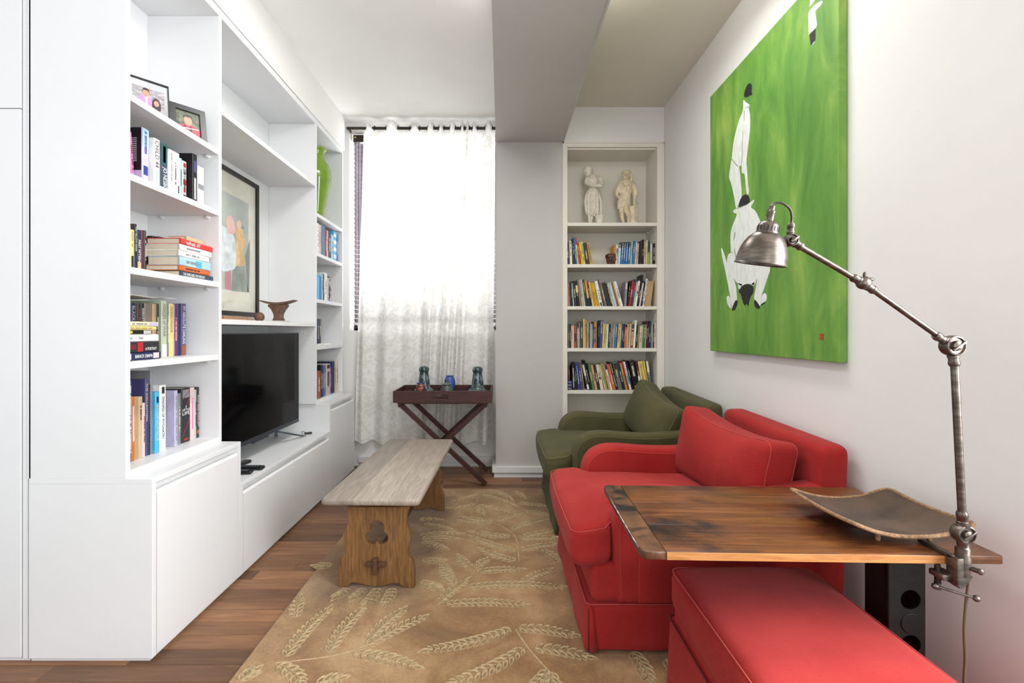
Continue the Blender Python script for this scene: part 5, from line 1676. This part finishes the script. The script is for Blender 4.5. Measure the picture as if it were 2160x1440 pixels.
book(upright((x0 + x1) / 2, YS - 0.005, ZA[4] + 0.0004, 0, math.atan2(-60 * KS, 0.21) * 0.35), 0.0205, 0.205, 0.12, 'black', 'black book with white lettering standing beside the flat stack on the lowest alcove shelf', SH5, None, (), ('white', 0.1, 0.95))

# --- the unit nearest the camera: spines turned to the room
GN = 'books in the tall near bookcase'


def nrow(rows, zs, phrase, X0, group=GN, who='near end panel'):
    for i, rw in enumerate(rows):
        p0, p1, yt, cn = rw[:4]
        opt = rw[4] if len(rw) > 4 else {}
        X = opt.get('x', X0)
        d0, d1 = dpl(p0, X), dpl(p1, X)
        t = (d1 - d0) * 0.97
        d = (d0 + d1) / 2
        h = opt.get('h') or wz(yt, d0) - zs
        lean = R(opt.get('lean', 0))
        M = upright(X, d, zs + 0.0005 + abs(math.sin(lean)) * t / 2, R(90), lean)
        adj = opt.get('adj', size_word(t, h))
        lab = f"{adj} {cn} book, {ordinal(i + 1)} from the {who}, {phrase}"
        if len(lab.replace('-', ' ').split()) > 16: lab = lab.replace('from the ', 'from ')
        mk = opt.get('marks')
        if mk is None and not opt.get('title') and t > 0.009:
            dark = sum(lin(PAL[cn])[:3]) < 0.75
            mk = ('cream' if dark else 'charcoal', 0.25, 0.75)
        book(M, t, h, opt.get('dep', 0.135), cn, lab, group, opt.get('title'), opt.get('bands', ()), mk or None, PAGEW)


nrow([(275.5, 278.5, 320, 'dark green', o_(x=-1.452, h=0.17, dep=0.12, lean=-4)), (279, 285.5, 272, 'pink', o_(x=-1.445, lean=-5, h=0.195, dep=0.125)),
      (300, 314.5, 267.8, 'lilac', o_(x=-1.418, title=('THE WHITE TIGER', 'deep blue', 0.55, 0.96, 0.45)[:0] or None, marks=('deep blue', 0.5, 0.95), dep=0.16, bands=[(0.66, 0.998, 'pale blue'), (0.18, 0.34, 'deep blue', 0.7)])),
      (325, 338, 290, 'white', o_(x=-1.400, title=[('CHILD 44', 'maroon', 0.42, 0.96, 0.62)], bands=[(0.02, 0.36, 'pale blue', 0.45)], dep=0.155)),
      (338.5, 355, 299.5, 'slate', o_(x=-1.397, title=[('JO NESBO', 'white', 0.03, 0.50, 0.62)], bands=[(0.55, 0.998, 'teal', 0.97), (0.6, 0.95, 'pale pink', 0.35)], dep=0.15)),
      (357, 367, 314, 'white', o_(x=-1.388, title=[('A VISIT', 'charcoal', 0.72, 0.92, 0.4), ('GOON SQUAD', 'charcoal', 0.28, 0.66, 0.4)], dep=0.16)),
      (367.5, 373.5, 319, 'pale pink', o_(x=-1.395)), (374, 379, 323, 'white', o_(x=-1.395, marks=False, bands=[(0.02, 0.25, 'charcoal', 0.5)])), (379.5, 384.5, 333, 'pale teal', o_(x=-1.395)),
      (385, 394, 338, 'pale grey', o_(x=-1.398, bands=[(0.84, 0.95, 'red', 0.6), (0.66, 0.8, 'grey', 0.7), (0.38, 0.52, 'red', 0.75), (0.18, 0.3, 'red', 0.5), (0.03, 0.12, 'black', 0.6)])),
      (406.5, 416.5, 323, 'black', o_(x=-1.376, marks=False, title=[('UKROTINADOURTU', 'white', 0.02, 0.52, 0.5)][:0] or None, bands=[(0.62, 0.86, 'violet', 0.6), (0.05, 0.5, 'pale grey', 0.42)], dep=0.18)),
      (417.5, 430.5, 349, 'white', o_(x=-1.395, bands=[(0.42, 0.55, 'grey', 0.95)], dep=0.13, marks=False))],
     ZS['B'], 'shelf under the photo frames', -1.40)
# the dark back cover that faces the camera on that shelf carries rows of small print
cv = MB().box(-0.0003, 0.0003, 0.012, 0.145, 0.058, 0.24)
bk = [o for o in bpy.data.objects if o.get('label', '').startswith('medium-sized lilac book') or o.get('label', '').startswith('thick lilac') or o.get('label', '').startswith('tall lilac')][0]
bt_ = max(abs(v.co.x) for v in bk.data.vertices)
bh = max(v.co.z for v in bk.data.vertices)
MB().box(-bt_ - 0.0006, -bt_, 0.004, 0.158, 0.055, bh - 0.001).put('cover_panel', bmat('black'), bk, local=True)
g = MB()
z = bh - 0.045
while z > 0.085:
    g.box(-bt_ - 0.0009, -bt_ - 0.0006, 0.022, rb.uniform(0.10, 0.125), z, z + 0.0035)
    z -= 0.0075
q = g.put('cover_print', bmat('pale grey'), bk, local=True); q['kind'] = 'stuff'
# CHILD 44 shows a white front cover with small print; a thin book lies behind the black one
ph_ = book(flat_m(-1.50, 2.235, ZS['B'] + 0.205 + 0.009, 0), 0.016, 0.10, 0.12, 'pale blue', 'pale blue book lying on top of the black book, shelf under the photo frames', GN, marks=False)
ph_.location.z = ZS['B'] + 0.0005 + [max(v.co.z for v in o.data.vertices) for o in bpy.data.objects if 'black book, eleventh' in o.get('label', '')][0] + 0.0085
ph_.location.y = 2.262 - 0.04

nrow([(275, 284, 474, 'pale yellow', o_(bands=[(0.02, 0.3, 'charcoal', 0.6), (0.9, 0.998, 'black')], marks=('khaki', 0.5, 0.85))),
      (284.3, 289.5, 472, 'black', o_(title=[('THE YELLOW BIRDS', 'cream', 0.40, 0.95, 0.5)])),
      (290, 298, 484, 'navy', o_(title=[('FIRST FIFTEEN', 'white', 0.2, 0.75, 0.55)], bands=[(0.01, 0.2, 'beige', 0.9)])),
      (298.6, 304.3, 486, 'maroon', o_(marks=False)), (304.9, 309.5, 498, 'dark brown', o_(h=0.16))],
     ZS['C'], 'shelf with the flat stack', -1.405)
# the flat stack on that shelf
zz = ZS['C'] + 0.0005
WI = 'of the flat stack under the red book'
stack = [('slate', 0.026, 381, 449.5, 0.150, [('THE WIFE AND THE WIDOW', 'white', 0.28, 0.93, 0.5)], 'bottom of the flat stack'), ('orange', 0.0225, 378, 443, 0.146, None, 'second from the bottom of the flat stack'),
         ('pale blue', 0.039, 379, 444, 0.140, None, 'third from the bottom of the flat stack'), ('white', 0.026, 377.5, 441, 0.148, None, 'fourth from the bottom of the flat stack'),
         ('white', 0.0275, 379.5, 446, 0.150, None, 'just below the red one in the stack'), ('red', 0.0255, 381, 448.5, 0.148, [('what if?', 'white', 0.42, 0.85, 0.72)], 'topmost of the flat stack')]
for cn, th, p0, p1, wdt, ti, ps in stack:
    X = -1.389
    d0, d1 = dpl(p0, X), dpl(p1, X)
    bd_ = [(0.3, 0.5, 'sky blue', 0.8)] if cn == 'pale blue' else []
    cname = '#d23a36' if cn == 'red' else cn
    if cn == 'red': PAL['#d23a36'] = '#d23a36'
    book(flat_m(X, d1, zz + th / 2), th * 0.97, d1 - d0, wdt, cname, f"{cn} book flat on the near bookcase, {ps}", GN, ti, bd_, None if ti else ('grey' if cn != 'orange' else 'maroon', 0.35, 0.8))
    zz += th
# books kept behind and on the stack
for i, (xx, yy, th, hh, cn) in enumerate(((-1.672, 2.14, 0.030, 0.196, 'cream'), (-1.638, 2.14, 0.028, 0.196, 'beige'), (-1.604, 2.14, 0.028, 0.198, 'black'), (-1.574, 2.14, 0.022, 0.195, 'maroon'))):
    book(upright(xx, yy, ZS['C'] + 0.0005), th, hh, 0.115, cn, f"{cn} book standing behind the flat stack, {ordinal(i + 1)} from the back of the shelf", GN, marks=False, pages=PAGEW)
book(flat_m(-1.43, 2.245, zz + 0.016), 0.026, 0.115, 0.085, 'beige', 'small beige book resting on top of the flat stack at the back', GN, marks=False)

nrow([(273.3, 276, 636, 'rust', o_(h=0.225)), (276.3, 286, 632, 'navy', o_(h=0.225, title=[('BLACK CAESAR', 'pale grey', 0.3, 0.95, 0.5)][:0] or [('BLACK', 'pale grey', 0.68, 0.95, 0.55)])), (286.3, 290, 632, 'black', o_(h=0.225)),
      (290.3, 298, 632, 'charcoal', o_(h=0.225, marks=('red', 0.3, 0.9))), (298.3, 305, 632, 'black', o_(h=0.225, title=[('SEBASTIAN', 'white', 0.55, 0.92, 0.5)])),
      (305.5, 322, 632, 'grey-brown', o_(h=0.228, marks=False)), (322.5, 330, 632, 'tan', o_(h=0.228, marks=False)), (330.5, 336, 632, 'charcoal', o_(h=0.23)),
      (341, 352.5, 634, 'pale green', o_(title=[('VOICES of WAR', 'grey-brown', 0.36, 0.95, 0.5)], bands=[(0.0, 0.22, 'white', 0.9)])), (352.8, 356.5, 640, 'slate blue'),
      (357, 366.5, 640, 'pale yellow', o_(title=[('THE PEOPLE SMUGGLER', 'grey-brown', 0.45, 0.95, 0.42)])), (366.8, 368, 642, 'lilac'), (368.3, 374.3, 640, 'purple', o_(title=[('ANNA BURNS', 'pink', 0.3, 0.6, 0.4)][:0] or None, bands=[(0.3, 0.7, 'magenta')])),
      (374.8, 382.5, 640, 'navy', o_(marks=False)), (383, 392.8, 640, 'violet', o_(title=[('MY ABSOLUTE DARLING', 'white', 0.22, 0.95, 0.55)], bands=[(0.0, 0.2, 'rust', 0.97)]))],
     ZS['D'], 'near shelf with white papers', -1.478)
pp = empty('paper_sheets', (-1.53, 1.93, ZS['D'] + 0.25), 0, 'loose white papers lying across the books on the near shelf', 'paper')
for i in range(3):
    z = ZS['D'] + 0.2535 + i * 0.0016
    g = MB()
    n = 8
    vs = []
    for j in range(n + 1):
        y_ = 1.80 + 0.30 * j / n + 0.006 * i
        zz_ = z + 0.002 * math.sin(j * 0.9 + i)
        vs += [(-1.47 + 0.004 * i, y_, zz_), (-1.67, y_, zz_), (-1.47 + 0.004 * i, y_, zz_ + 0.001), (-1.67, y_, zz_ + 0.001)]
    fs = []
    for j in range(n):
        a = j * 4
        fs += [(a, a + 1, a + 5, a + 4), (a + 2, a + 6, a + 7, a + 3), (a, a + 4, a + 6, a + 2), (a + 1, a + 3, a + 7, a + 5)]
    fs += [(0, 2, 3, 1), (n * 4, n * 4 + 1, n * 4 + 3, n * 4 + 2)]
    g.add(vs, fs)
    g.put('sheet', bmat('white'), pp)

zz = ZS['D'] + 0.0005
for cn, th, p1, ti, bd_, mk, ps, yaw in (('navy', 0.0300, 339, [('BARACK OBAMA', 'white', 0.22, 0.66, 0.45)], [(0.05, 0.2, 'pale pink', 0.8), (0.75, 0.95, 'lilac', 0.8)], None, 'bottom of the low pile', 0.5),
                                        ('charcoal', 0.0415, 335.5, [('SOLDIERS', 'red', 0.62, 0.98, 0.45), ('A PORTRAIT', 'white', 0.07, 0.38, 0.28, -0.2), ('RESURRECTION', 'white', 0.07, 0.40, 0.28, 0.2)][:2], [(0.44, 0.58, 'red', 0.95)], None, 'second from the bottom of the low pile', 0),
                                        ('white', 0.0285, 334.5, [('Kaiser', 'charcoal', 0.70, 0.90, 0.35), ('Ever', 'charcoal', 0.42, 0.54, 0.35)], [], None, 'third from the bottom of the low pile', 0),
                                        ('black', 0.0165, 318, None, [(0.62, 0.98, 'yellow', 0.7), (0.0, 0.25, 'pale grey', 0.97)], False, 'third from the top of the low pile', 0),
                                        ('pale yellow', 0.0145, 330, None, [], ('khaki', 0.1, 0.8), 'second from the top of the low pile', 0), ('cream', 0.0185, 334, None, [(0.0, 0.25, 'lilac', 0.8)], ('grey', 0.3, 0.7), 'topmost of the low pile', 0)):
    X = -1.402
    d1 = dpl(p1, X)
    book(flat_m(X, d1, zz + th / 2, 0), th * 0.97, d1 - 1.726, 0.073, cn, f"{cn} book flat on the near bookcase, {ps}", GN, ti, bd_, mk, PAGEW)
    zz += th

nrow([(273.2, 278, 803, 'slate blue', o_(marks=('white', 0.1, 0.95), x=-1.442)), (278.3, 284.5, 837, 'orange', o_(bands=[(0.3, 0.85, 'pale pink', 0.6)], marks=False, x=-1.445)), (284.8, 292.8, 837, 'tan', o_(marks=False)), (293.2, 301.3, 837, 'beige', o_(marks=('dark brown', 0.6, 0.85))),
      (301.7, 306.8, 850, 'pale pink'), (307.2, 312.3, 800, 'violet', o_(title=[('THE COLLECTION', 'white', 0.45, 0.95, 0.5)], dep=0.16)), (312.7, 318, 812, 'charcoal', o_(title=[('VOLUPTUOUS PANIC', 'magenta', 0.45, 0.95, 0.5)])),
      (318.4, 323, 782, 'grey', o_(dep=0.2, marks=False, x=-1.455)), (328, 337, 827, 'sky blue', o_(title=[('ECONOMICS', 'pale yellow', 0.20, 0.78, 0.62)], bands=[(0.82, 0.92, 'navy', 0.5)], x=-1.44)),
      (337.6, 350.6, 813, 'white', o_(title=[('SYNOPSIS OF PSYCHIATRY', 'charcoal', 0.18, 0.82, 0.36)], bands=[(0.87, 0.97, 'charcoal', 0.45)], x=-1.44)), (369, 375.5, 824, 'lilac', o_(dep=0.17, marks=('grey', 0.1, 0.9), x=-1.44)),
      (376, 382, 830, 'grey', o_(x=-1.45)), (383, 401.5, 820, 'charcoal', o_(marks=False, title=[], bands=[(0.82, 0.97, 'grey', 0.8), (0.03, 0.07, 'red', 0.5)], x=-1.45)),
      (402, 410.8, 818, 'pale pink', o_(marks=('pink', 0.2, 0.8), x=-1.452)), (411.2, 414.8, 822, 'pale grey', o_(x=-1.452)), (415.2, 420.5, 817, 'charcoal', o_(title=[('BLACK ROCK WHITE CITY', 'white', 0.22, 0.84, 0.45)], bands=[(0.08, 0.15, 'orange', 0.7)], x=-1.452))],
     ZT + 0.0255, 'lowest near shelf', -1.45)
# the broad spine with upright capitals
bk = [o for o in bpy.data.objects if 'charcoal book, thirteenth from the near end panel, lowest' in o.get('label', '')][0]
t_ = 2 * max(abs(v.co.x) for v in bk.data.vertices); h_ = max(v.co.z for v in bk.data.vertices)
for s, zc, wdt, hh in (('A', 0.655, 0.16, 0.030), ('LITTLE', 0.60, 0.84, 0.034), ('LIFE', 0.535, 0.84, 0.048)):
    me = text_mesh(s, wdt * t_, hh * h_ * 1.2)
    me.transform(basis((1, 0, 0), (0, 0, 1), (0, -1, 0), (0, -0.0006, zc * h_)))
    obj_from(me, 'spine_title', bmat('white'), bk, None, True)
for x0, z0, x1, z1 in ((-0.4, 0.80, 0.4, 0.94), (-0.1, 0.66, 0.42, 0.80), (-0.4, 0.12, 0.4, 0.42)):
    a, b_ = Vector((x0 * t_, -0.0006, z0 * h_)), Vector((x1 * t_, -0.0006, z1 * h_))
    MB().tube([a, b_], 0.0012, 5).put('spine_stripe', bmat('red'), bk, local=True)

# --- the narrow far unit
GF = 'books in the narrow far bookcase'


def frow(rows, zs, phrase, X0): nrow(rows, zs, phrase, X0, GF, 'television')


frow([(669.5, 672.5, 470, 'white'), (672.8, 675.5, 473, 'pale pink'), (675.8, 678.3, 474, 'pale grey'), (678.6, 686, 474, 'slate blue', o_(marks=False)), (686.5, 690, 484, 'magenta', o_(h=0.22)), (690.2, 692.6, 486, 'pale pink'),
      (693, 698.5, 486, 'dark teal'), (699, 703.6, 494, 'pale blue'), (704, 709.6, 487, 'sky blue', o_(bands=[(0.1, 0.22, 'white'), (0.34, 0.46, 'white'), (0.58, 0.7, 'white'), (0.82, 0.92, 'white')], marks=False)), (710, 713.5, 494, 'blue')],
     ZS['B'], 'shelf below the green vase', -1.387)
frow([(669.5, 674, 582, 'sky blue', o_(marks=False)), (674.3, 678.7, 582, 'blue', o_(marks=False)), (679, 681.6, 577, 'pale blue'), (682, 684.3, 577, 'navy'), (684.6, 690.5, 575, 'white'), (691.5, 693.5, 583, 'pale grey', o_(lean=5, h=0.19))],
     ZS['C'], 'far shelf with the carving', -1.387)
frow([(669.6, 673.4, 663, 'navy', o_(h=0.205)), (673.8, 677.4, 663, 'slate', o_(h=0.205))], ZS['D'], 'far shelf with flat book', -1.387)
bk = book(flat_m(-1.375, 3.80, ZS['D'] + 0.009), 0.017, 0.27, 0.19, 'white', 'flat white book lying on the far shelf beside two dark books', GF, marks=False, pages=PAGEW)
frow([(669.3, 676.8, 783, 'rust', o_(x=-1.378)), (677, 680.5, 770, 'black'), (680.8, 683, 770, 'deep blue'), (683.2, 686, 770, 'blue'), (686.3, 688.4, 770, 'orange'), (688.8, 696.8, 768, 'pale grey', o_(bands=[(0.85, 0.97, 'black', 0.8), (0.3, 0.75, 'slate blue', 0.7)])),
      (697, 699, 775, 'magenta'), (699.4, 706, 763, 'navy', o_(dep=0.19, marks=False)), (706.4, 709.2, 760, 'pale grey'), (709.6, 713.6, 762, 'cream')],
     ZT + 0.0255, 'lowest far shelf', -1.387)

# ---------------------------------------------------------------- statues and carved figures


def sculpt(g, voxel, smooth_it=6, disp=None):
    """Fuses overlapping shapes into one continuous surface."""
    me = bpy.data.meshes.new('fused')
    me.from_pydata([tuple(v) for v in g.V], [], g.F)
    ob = bpy.data.objects.new('fused', me)
    COL.objects.link(ob)
    rm = ob.modifiers.new('r', 'REMESH'); rm.mode = 'VOXEL'; rm.voxel_size = voxel
    sm = ob.modifiers.new('s', 'SMOOTH'); sm.iterations = smooth_it; sm.factor = 0.5
    dg = bpy.context.evaluated_depsgraph_get()
    out = bpy.data.meshes.new_from_object(ob.evaluated_get(dg))
    bpy.data.objects.remove(ob); bpy.data.meshes.remove(me)
    for p in out.polygons: p.use_smooth = True
    return out


def statue(nm, label, org, build, mat):
    g = MB()
    t = empty(nm, org, 0, label, 'statue', 'pair of pale statues in the alcove')
    build(g)
    obj_from(sculpt(g, 0.0026, 3), 'figure', mat, t, None, True)
    return t


us = 4.0 / F / 9.6
q = lambda cx0_: (lambda cx, cy, y=0.0: Vector(((cx - cx0_) * us, y, (1340 - cy) * us)))
ALAB = pm('cream_alabaster', '#d9d0c2', 0.55, var=0.08, vs=25, bmp=0.15, bs=200)
ALAW = pm('warm_alabaster', '#d8c8aa', 0.5, var=0.10, vs=20, bmp=0.15, bs=200)


def capsule(g, pts, rs, n=12): g.tube(pts, rs, n); [g.ell(p, (r, r, r), 10, 8) for p, r in zip(pts, rs)]


def woman(g):
    P = q(300)
    k = us
    # base and bare feet
    g.lathe([(0.062, 0.0), (0.064, 0.004), (0.060, 0.010), (0.02, 0.012)], 24)
    for a, b, c in ((P(212, 1140, -0.01), P(222, 1250, -0.01), P(212, 1318, -0.016)), (P(285, 1130, 0.0), P(262, 1250, -0.004), P(242, 1318, -0.02))):
        capsule(g, [a, b, c], [0.014, 0.011, 0.009])
        g.ell(c + Vector((-0.004, -0.012, -0.002)), (0.010, 0.018, 0.007))
    # draped skirt with pleats
    vs, fs = [], []
    rows = [(590, 300, 92), (640, 292, 118), (720, 285, 142), (800, 282, 160), (900, 285, 160), (1000, 290, 152), (1080, 275, 128), (1130, 262, 100), (1150, 258, 92)]
    n = 96
    for j, (cy, cx, hw) in enumerate(rows):
        for i in range(n):
            a = 2 * math.pi * i / n
            r = hw * k * (1 + 0.085 * math.sin(13 * a + 0.22 * j) * min(1, j / 1.5) + 0.03 * math.sin(5 * a + 0.8 * j))
            c = P(cx, cy + (26 * math.sin(a * 1 + 1.2) if j > 5 else 0))
            vs.append((c.x + r * math.cos(a), r * 0.72 * math.sin(a), c.z))
    for j in range(len(rows) - 1):
        for i in range(n):
            l = (i + 1) % n
            fs.append((j * n + i, j * n + l, (j + 1) * n + l, (j + 1) * n + i))
    fs.append(tuple(range(n))); fs.append(tuple((len(rows) - 1) * n + i for i in range(n - 1, -1, -1)))
    g.add(vs, fs)
    # gathered folds hanging at the side
    for i, (cx, w) in enumerate(((372, 20), (436, 22))):
        for f in range(3):
            o = (f - 1) * w * 0.55
            capsule(g, [P(cx - 30 + o * 0.4, 700, -0.030), P(cx + 2 + o, 900, -0.040), P(cx + o, 1160 - 14 * f, -0.038)], [w * us * 0.3, w * us * 0.6, w * us * 0.66])
    # bodice, bust, shoulders, neck
    capsule(g, [P(305, 600), P(305, 520), P(305, 430), P(295, 380)], [0.040, 0.043, 0.046, 0.034])
    g.ell(P(262, 445, -0.026), (0.026, 0.020, 0.024)); g.ell(P(325, 445, -0.026), (0.026, 0.020, 0.024))
    for i in range(4): capsule(g, [P(240 + 28 * i, 390, -0.034), P(255 + 22 * i, 500, -0.046), P(285 + 10 * i, 590, -0.036)], [0.003, 0.0036, 0.003])
    capsule(g, [P(190, 395), P(295, 368), P(420, 390)], [0.021, 0.028, 0.022])
    capsule(g, [P(285, 375), P(245, 320, -0.008)], [0.019, 0.016])
    # arms crossed at the waist
    capsule(g, [P(178, 400), P(160, 480, -0.012)], [0.023, 0.021]); capsule(g, [P(158, 485, -0.014), P(260, 560, -0.050), P(410, 572, -0.052)], [0.019, 0.016, 0.011])
    capsule(g, [P(425, 395), P(470, 480, -0.006)], [0.023, 0.021]); capsule(g, [P(470, 490, -0.006), P(460, 560, -0.03), P(395, 545, -0.054)], [0.021, 0.015, 0.011])
    for i in range(4): capsule(g, [P(405, 562 + 7 * i, -0.056), P(440, 558 + 9 * i, -0.058)], [0.0042, 0.0036])
    # bowed head: face, nose, chin, kerchief with a knot
    g.ell(P(185, 275, -0.014), (0.036, 0.036, 0.043))
    g.ell(P(172, 325, -0.024), (0.018, 0.017, 0.016))
    g.ell(P(158, 296, -0.046), (0.005, 0.008, 0.008)); g.ell(P(168, 320, -0.040), (0.008, 0.004, 0.003))
    for cx in (143, 186): g.ell(P(cx, 280, -0.047), (0.006, 0.004, 0.003))
    g.ell(P(195, 215, -0.004), (0.042, 0.043, 0.038)); g.ell(P(190, 245, -0.016), (0.042, 0.036, 0.010))
    g.ell(P(120, 262, -0.026), (0.013, 0.016, 0.006)); g.ell(P(305, 240, 0.02), (0.012, 0.016, 0.026))
    capsule(g, [P(240, 200, 0.01), P(300, 235, 0.02), P(318, 262, 0.024)], [0.014, 0.010, 0.006])
    # bucket
    M = Matrix.Translation(P(408, 1340, -0.048))
    g.lathe([(0.030, 0.0), (0.034, 0.02), (0.038, 0.064), (0.0405, 0.066), (0.0405, 0.073), (0.036, 0.074), (0.034, 0.06), (0.02, 0.055)], 24, M)


def youth(g):
    P = q(975)
    k = us
    g.lathe([(0.072, 0.0), (0.074, 0.005), (0.068, 0.012), (0.02, 0.014)], 24)
    # legs, one crossed before the other
    capsule(g, [P(860, 930), P(870, 1060), P(890, 1180), P(920, 1315, -0.008)], [0.024, 0.021, 0.016, 0.010]); g.ell(P(900, 1326, -0.022), (0.013, 0.022, 0.008))
    capsule(g, [P(925, 940, -0.012), P(955, 1060, -0.032), P(1005, 1160, -0.026), P(1000, 1310, -0.016)], [0.026, 0.023, 0.017, 0.010]); g.ell(P(1000, 1326, -0.032), (0.011, 0.020, 0.008))
    # tunic with diagonal wrap and rolled hem
    vs, fs = [], []
    key = [(480, 975, 95), (540, 975, 125), (620, 955, 125), (700, 945, 118), (780, 935, 122), (860, 925, 128), (930, 918, 128), (975, 915, 118)]
    rows = [tuple(v) for v in catmull(key, 5, False)]
    n = 72
    for j, (cy, cx, hw) in enumerate(rows):
        for i in range(n):
            a = 2 * math.pi * i / n
            r = hw * k * (1 + 0.08 * math.sin(3 * a + j * 0.55) * math.sin(8 * a - j * 0.30) + 0.03 * math.sin(2 * a + j * 0.62))
            c = P(cx, cy - (34 * math.cos(a + 0.3) if j > 28 else 0))
            vs.append((c.x + r * math.cos(a), r * 0.66 * math.sin(a), c.z))
    for j in range(len(rows) - 1):
        for i in range(n):
            l = (i + 1) % n
            fs.append((j * n + i, j * n + l, (j + 1) * n + l, (j + 1) * n + i))
    fs.append(tuple(range(n))); fs.append(tuple((len(rows) - 1) * n + i for i in range(n - 1, -1, -1)))
    g.add(vs, fs)
    capsule(g, [P(880, 490, -0.036), P(925, 570, -0.046), P(1000, 520, -0.044), P(1040, 480, -0.034)], [0.005, 0.005, 0.005, 0.005])
    # shoulders, neck, head, face and hair
    capsule(g, [P(850, 500), P(975, 465), P(1105, 505)], [0.024, 0.032, 0.024])
    capsule(g, [P(985, 470), P(980, 410, -0.004)], [0.021, 0.018])
    g.ell(P(955, 320, -0.008), (0.033, 0.036, 0.046)); g.ell(P(940, 385, -0.022), (0.017, 0.016, 0.014))
    g.ell(P(930, 345, -0.046), (0.006, 0.009, 0.010)); g.ell(P(938, 372, -0.040), (0.008, 0.004, 0.003))
    for cx in (912, 955): g.ell(P(cx, 322, -0.044), (0.006, 0.004, 0.003))
    g.ell(P(975, 262, 0.002), (0.041, 0.041, 0.026)); g.ell(P(915, 252, -0.024), (0.013, 0.014, 0.011)); g.ell(P(1040, 340, -0.012), (0.007, 0.010, 0.012))
    capsule(g, [P(1040, 260, 0.014), P(1075, 340, 0.018), P(1082, 440, 0.016), P(1090, 480, 0.012)], [0.020, 0.019, 0.016, 0.010])
    # arm bent to the hip; the other straight down to the stump
    capsule(g, [P(845, 520), P(790, 640, 0.004)], [0.023, 0.021]); capsule(g, [P(785, 655, 0.004), P(775, 720, -0.004), P(815, 775, -0.010)], [0.020, 0.014, 0.011])
    capsule(g, [P(1110, 520), P(1150, 640), P(1150, 720)], [0.025, 0.025, 0.024]); capsule(g, [P(1145, 730), P(1130, 830, -0.006), P(1120, 915, -0.012)], [0.017, 0.013, 0.010])
    for i in range(4): capsule(g, [P(1112 + 9 * i, 920, -0.02), P(1118 + 16 * i, 960, -0.026)], [0.0045, 0.0038])
    # tree stump
    n = 44
    vs, fs = [], []
    rows = [(1340, 1105, 88), (1250, 1105, 90), (1120, 1100, 96), (1020, 1092, 104), (965, 1088, 108), (950, 1088, 96)]
    for j, (cy, cx, hw) in enumerate(rows):
        for i in range(n):
            a = 2 * math.pi * i / n
            r = hw * k * (1 + 0.06 * math.sin(8 * a) + 0.03 * math.sin(15 * a + j))
            c = P(cx, cy)
            vs.append((c.x + r * math.cos(a), r * 0.8 * math.sin(a) + 0.004, c.z))
    for j in range(len(rows) - 1):
        for i in range(n):
            l = (i + 1) % n
            fs.append((j * n + i, j * n + l, (j + 1) * n + l, (j + 1) * n + i))
    fs.append(tuple(range(n))); fs.append(tuple((len(rows) - 1) * n + i for i in range(n - 1, -1, -1)))
    g.add(vs, fs)


statue('statue', 'pale statue of a woman in headscarf and long skirt with bucket, top alcove shelf', (wx(1220 + 300 / 9.6, 4.0), 4.0, ZA[0] + 0.003), woman, ALAB)
statue('statue', 'pale statue of a youth in a tunic leaning on a tree stump, top alcove shelf', (wx(1220 + 975 / 9.6, 4.0), 4.0, ZA[0] + 0.003), youth, ALAW)

# small carved head on the book shelf below
DKC = pm('dark_carved_wood', '#33201b', 0.45, var=0.35, vs=50, c2='#6b3f33')
ch = empty('wooden_carving', (wx(1190 + 1085 / 10.8, 3.95), 3.95, ZA[1] + 0.0003), 0, 'small dark carved wooden head bowl between the leaning books below the statues', 'carving')
g = MB()
g.lathe([(0.038, 0.0), (0.040, 0.02), (0.046, 0.04), (0.050, 0.062), (0.046, 0.066), (0.020, 0.068)], 20)
for sx in (-0.02, 0.02):
    g.ell((sx, -0.040, 0.045), (0.014, 0.012, 0.014), 10, 8)
g.ell((0, -0.046, 0.030), (0.008, 0.010, 0.012), 8, 6); g.ell((0, -0.042, 0.016), (0.020, 0.008, 0.005), 8, 6)
obj_from(sculpt(g, 0.0028, 2), 'face', DKC, ch, None, True)
MB().lathe([(0.044, 0.062), (0.054, 0.066), (0.056, 0.082), (0.050, 0.090), (0.046, 0.094), (0.040, 0.092), (0.036, 0.080), (0.01, 0.076)], 8).put('cap', DKC, ch, smooth=True, local=True)
for i in range(4):
    a = R(45 + 90 * i)
    MB().box(-0.004, 0.004, -0.004, 0.004, 0.0, 0.016, M=Matrix.Translation((0.030 * math.cos(a), 0.030 * math.sin(a), 0.0))).put('foot', DKC, ch, local=True)

# carved figure in the far bookcase
cf = empty('wooden_carving', (-1.44, 3.875, ZS['C'] + 0.0003), 0, 'small brown carved wooden figure beside the books in the narrow far bookcase', 'carving')
g = MB()
g.box(-0.024, 0.024, -0.03, 0.03, 0, 0.012)
for sx in (-0.014, 0.014): capsule(g, [Vector((0, sx, 0.012)), Vector((0.012, sx, 0.06)), Vector((0, sx, 0.10))], [0.010, 0.012, 0.014])
capsule(g, [Vector((0, 0, 0.09)), Vector((0, 0, 0.13)), Vector((0, 0, 0.155))], [0.020, 0.022, 0.016])
for sx in (-1, 1): capsule(g, [Vector((0, sx * 0.024, 0.15)), Vector((0.012, sx * 0.030, 0.115)), Vector((0.02, sx * 0.012, 0.10))], [0.009, 0.008, 0.007])
g.ell((0.004, 0, 0.185), (0.018, 0.017, 0.024)); g.ell((0.022, 0, 0.182), (0.005, 0.004, 0.007)); g.ell((0.0, 0, 0.208), (0.020, 0.030, 0.009))
obj_from(sculpt(g, 0.003, 2), 'body', WALN, cf, None, True)
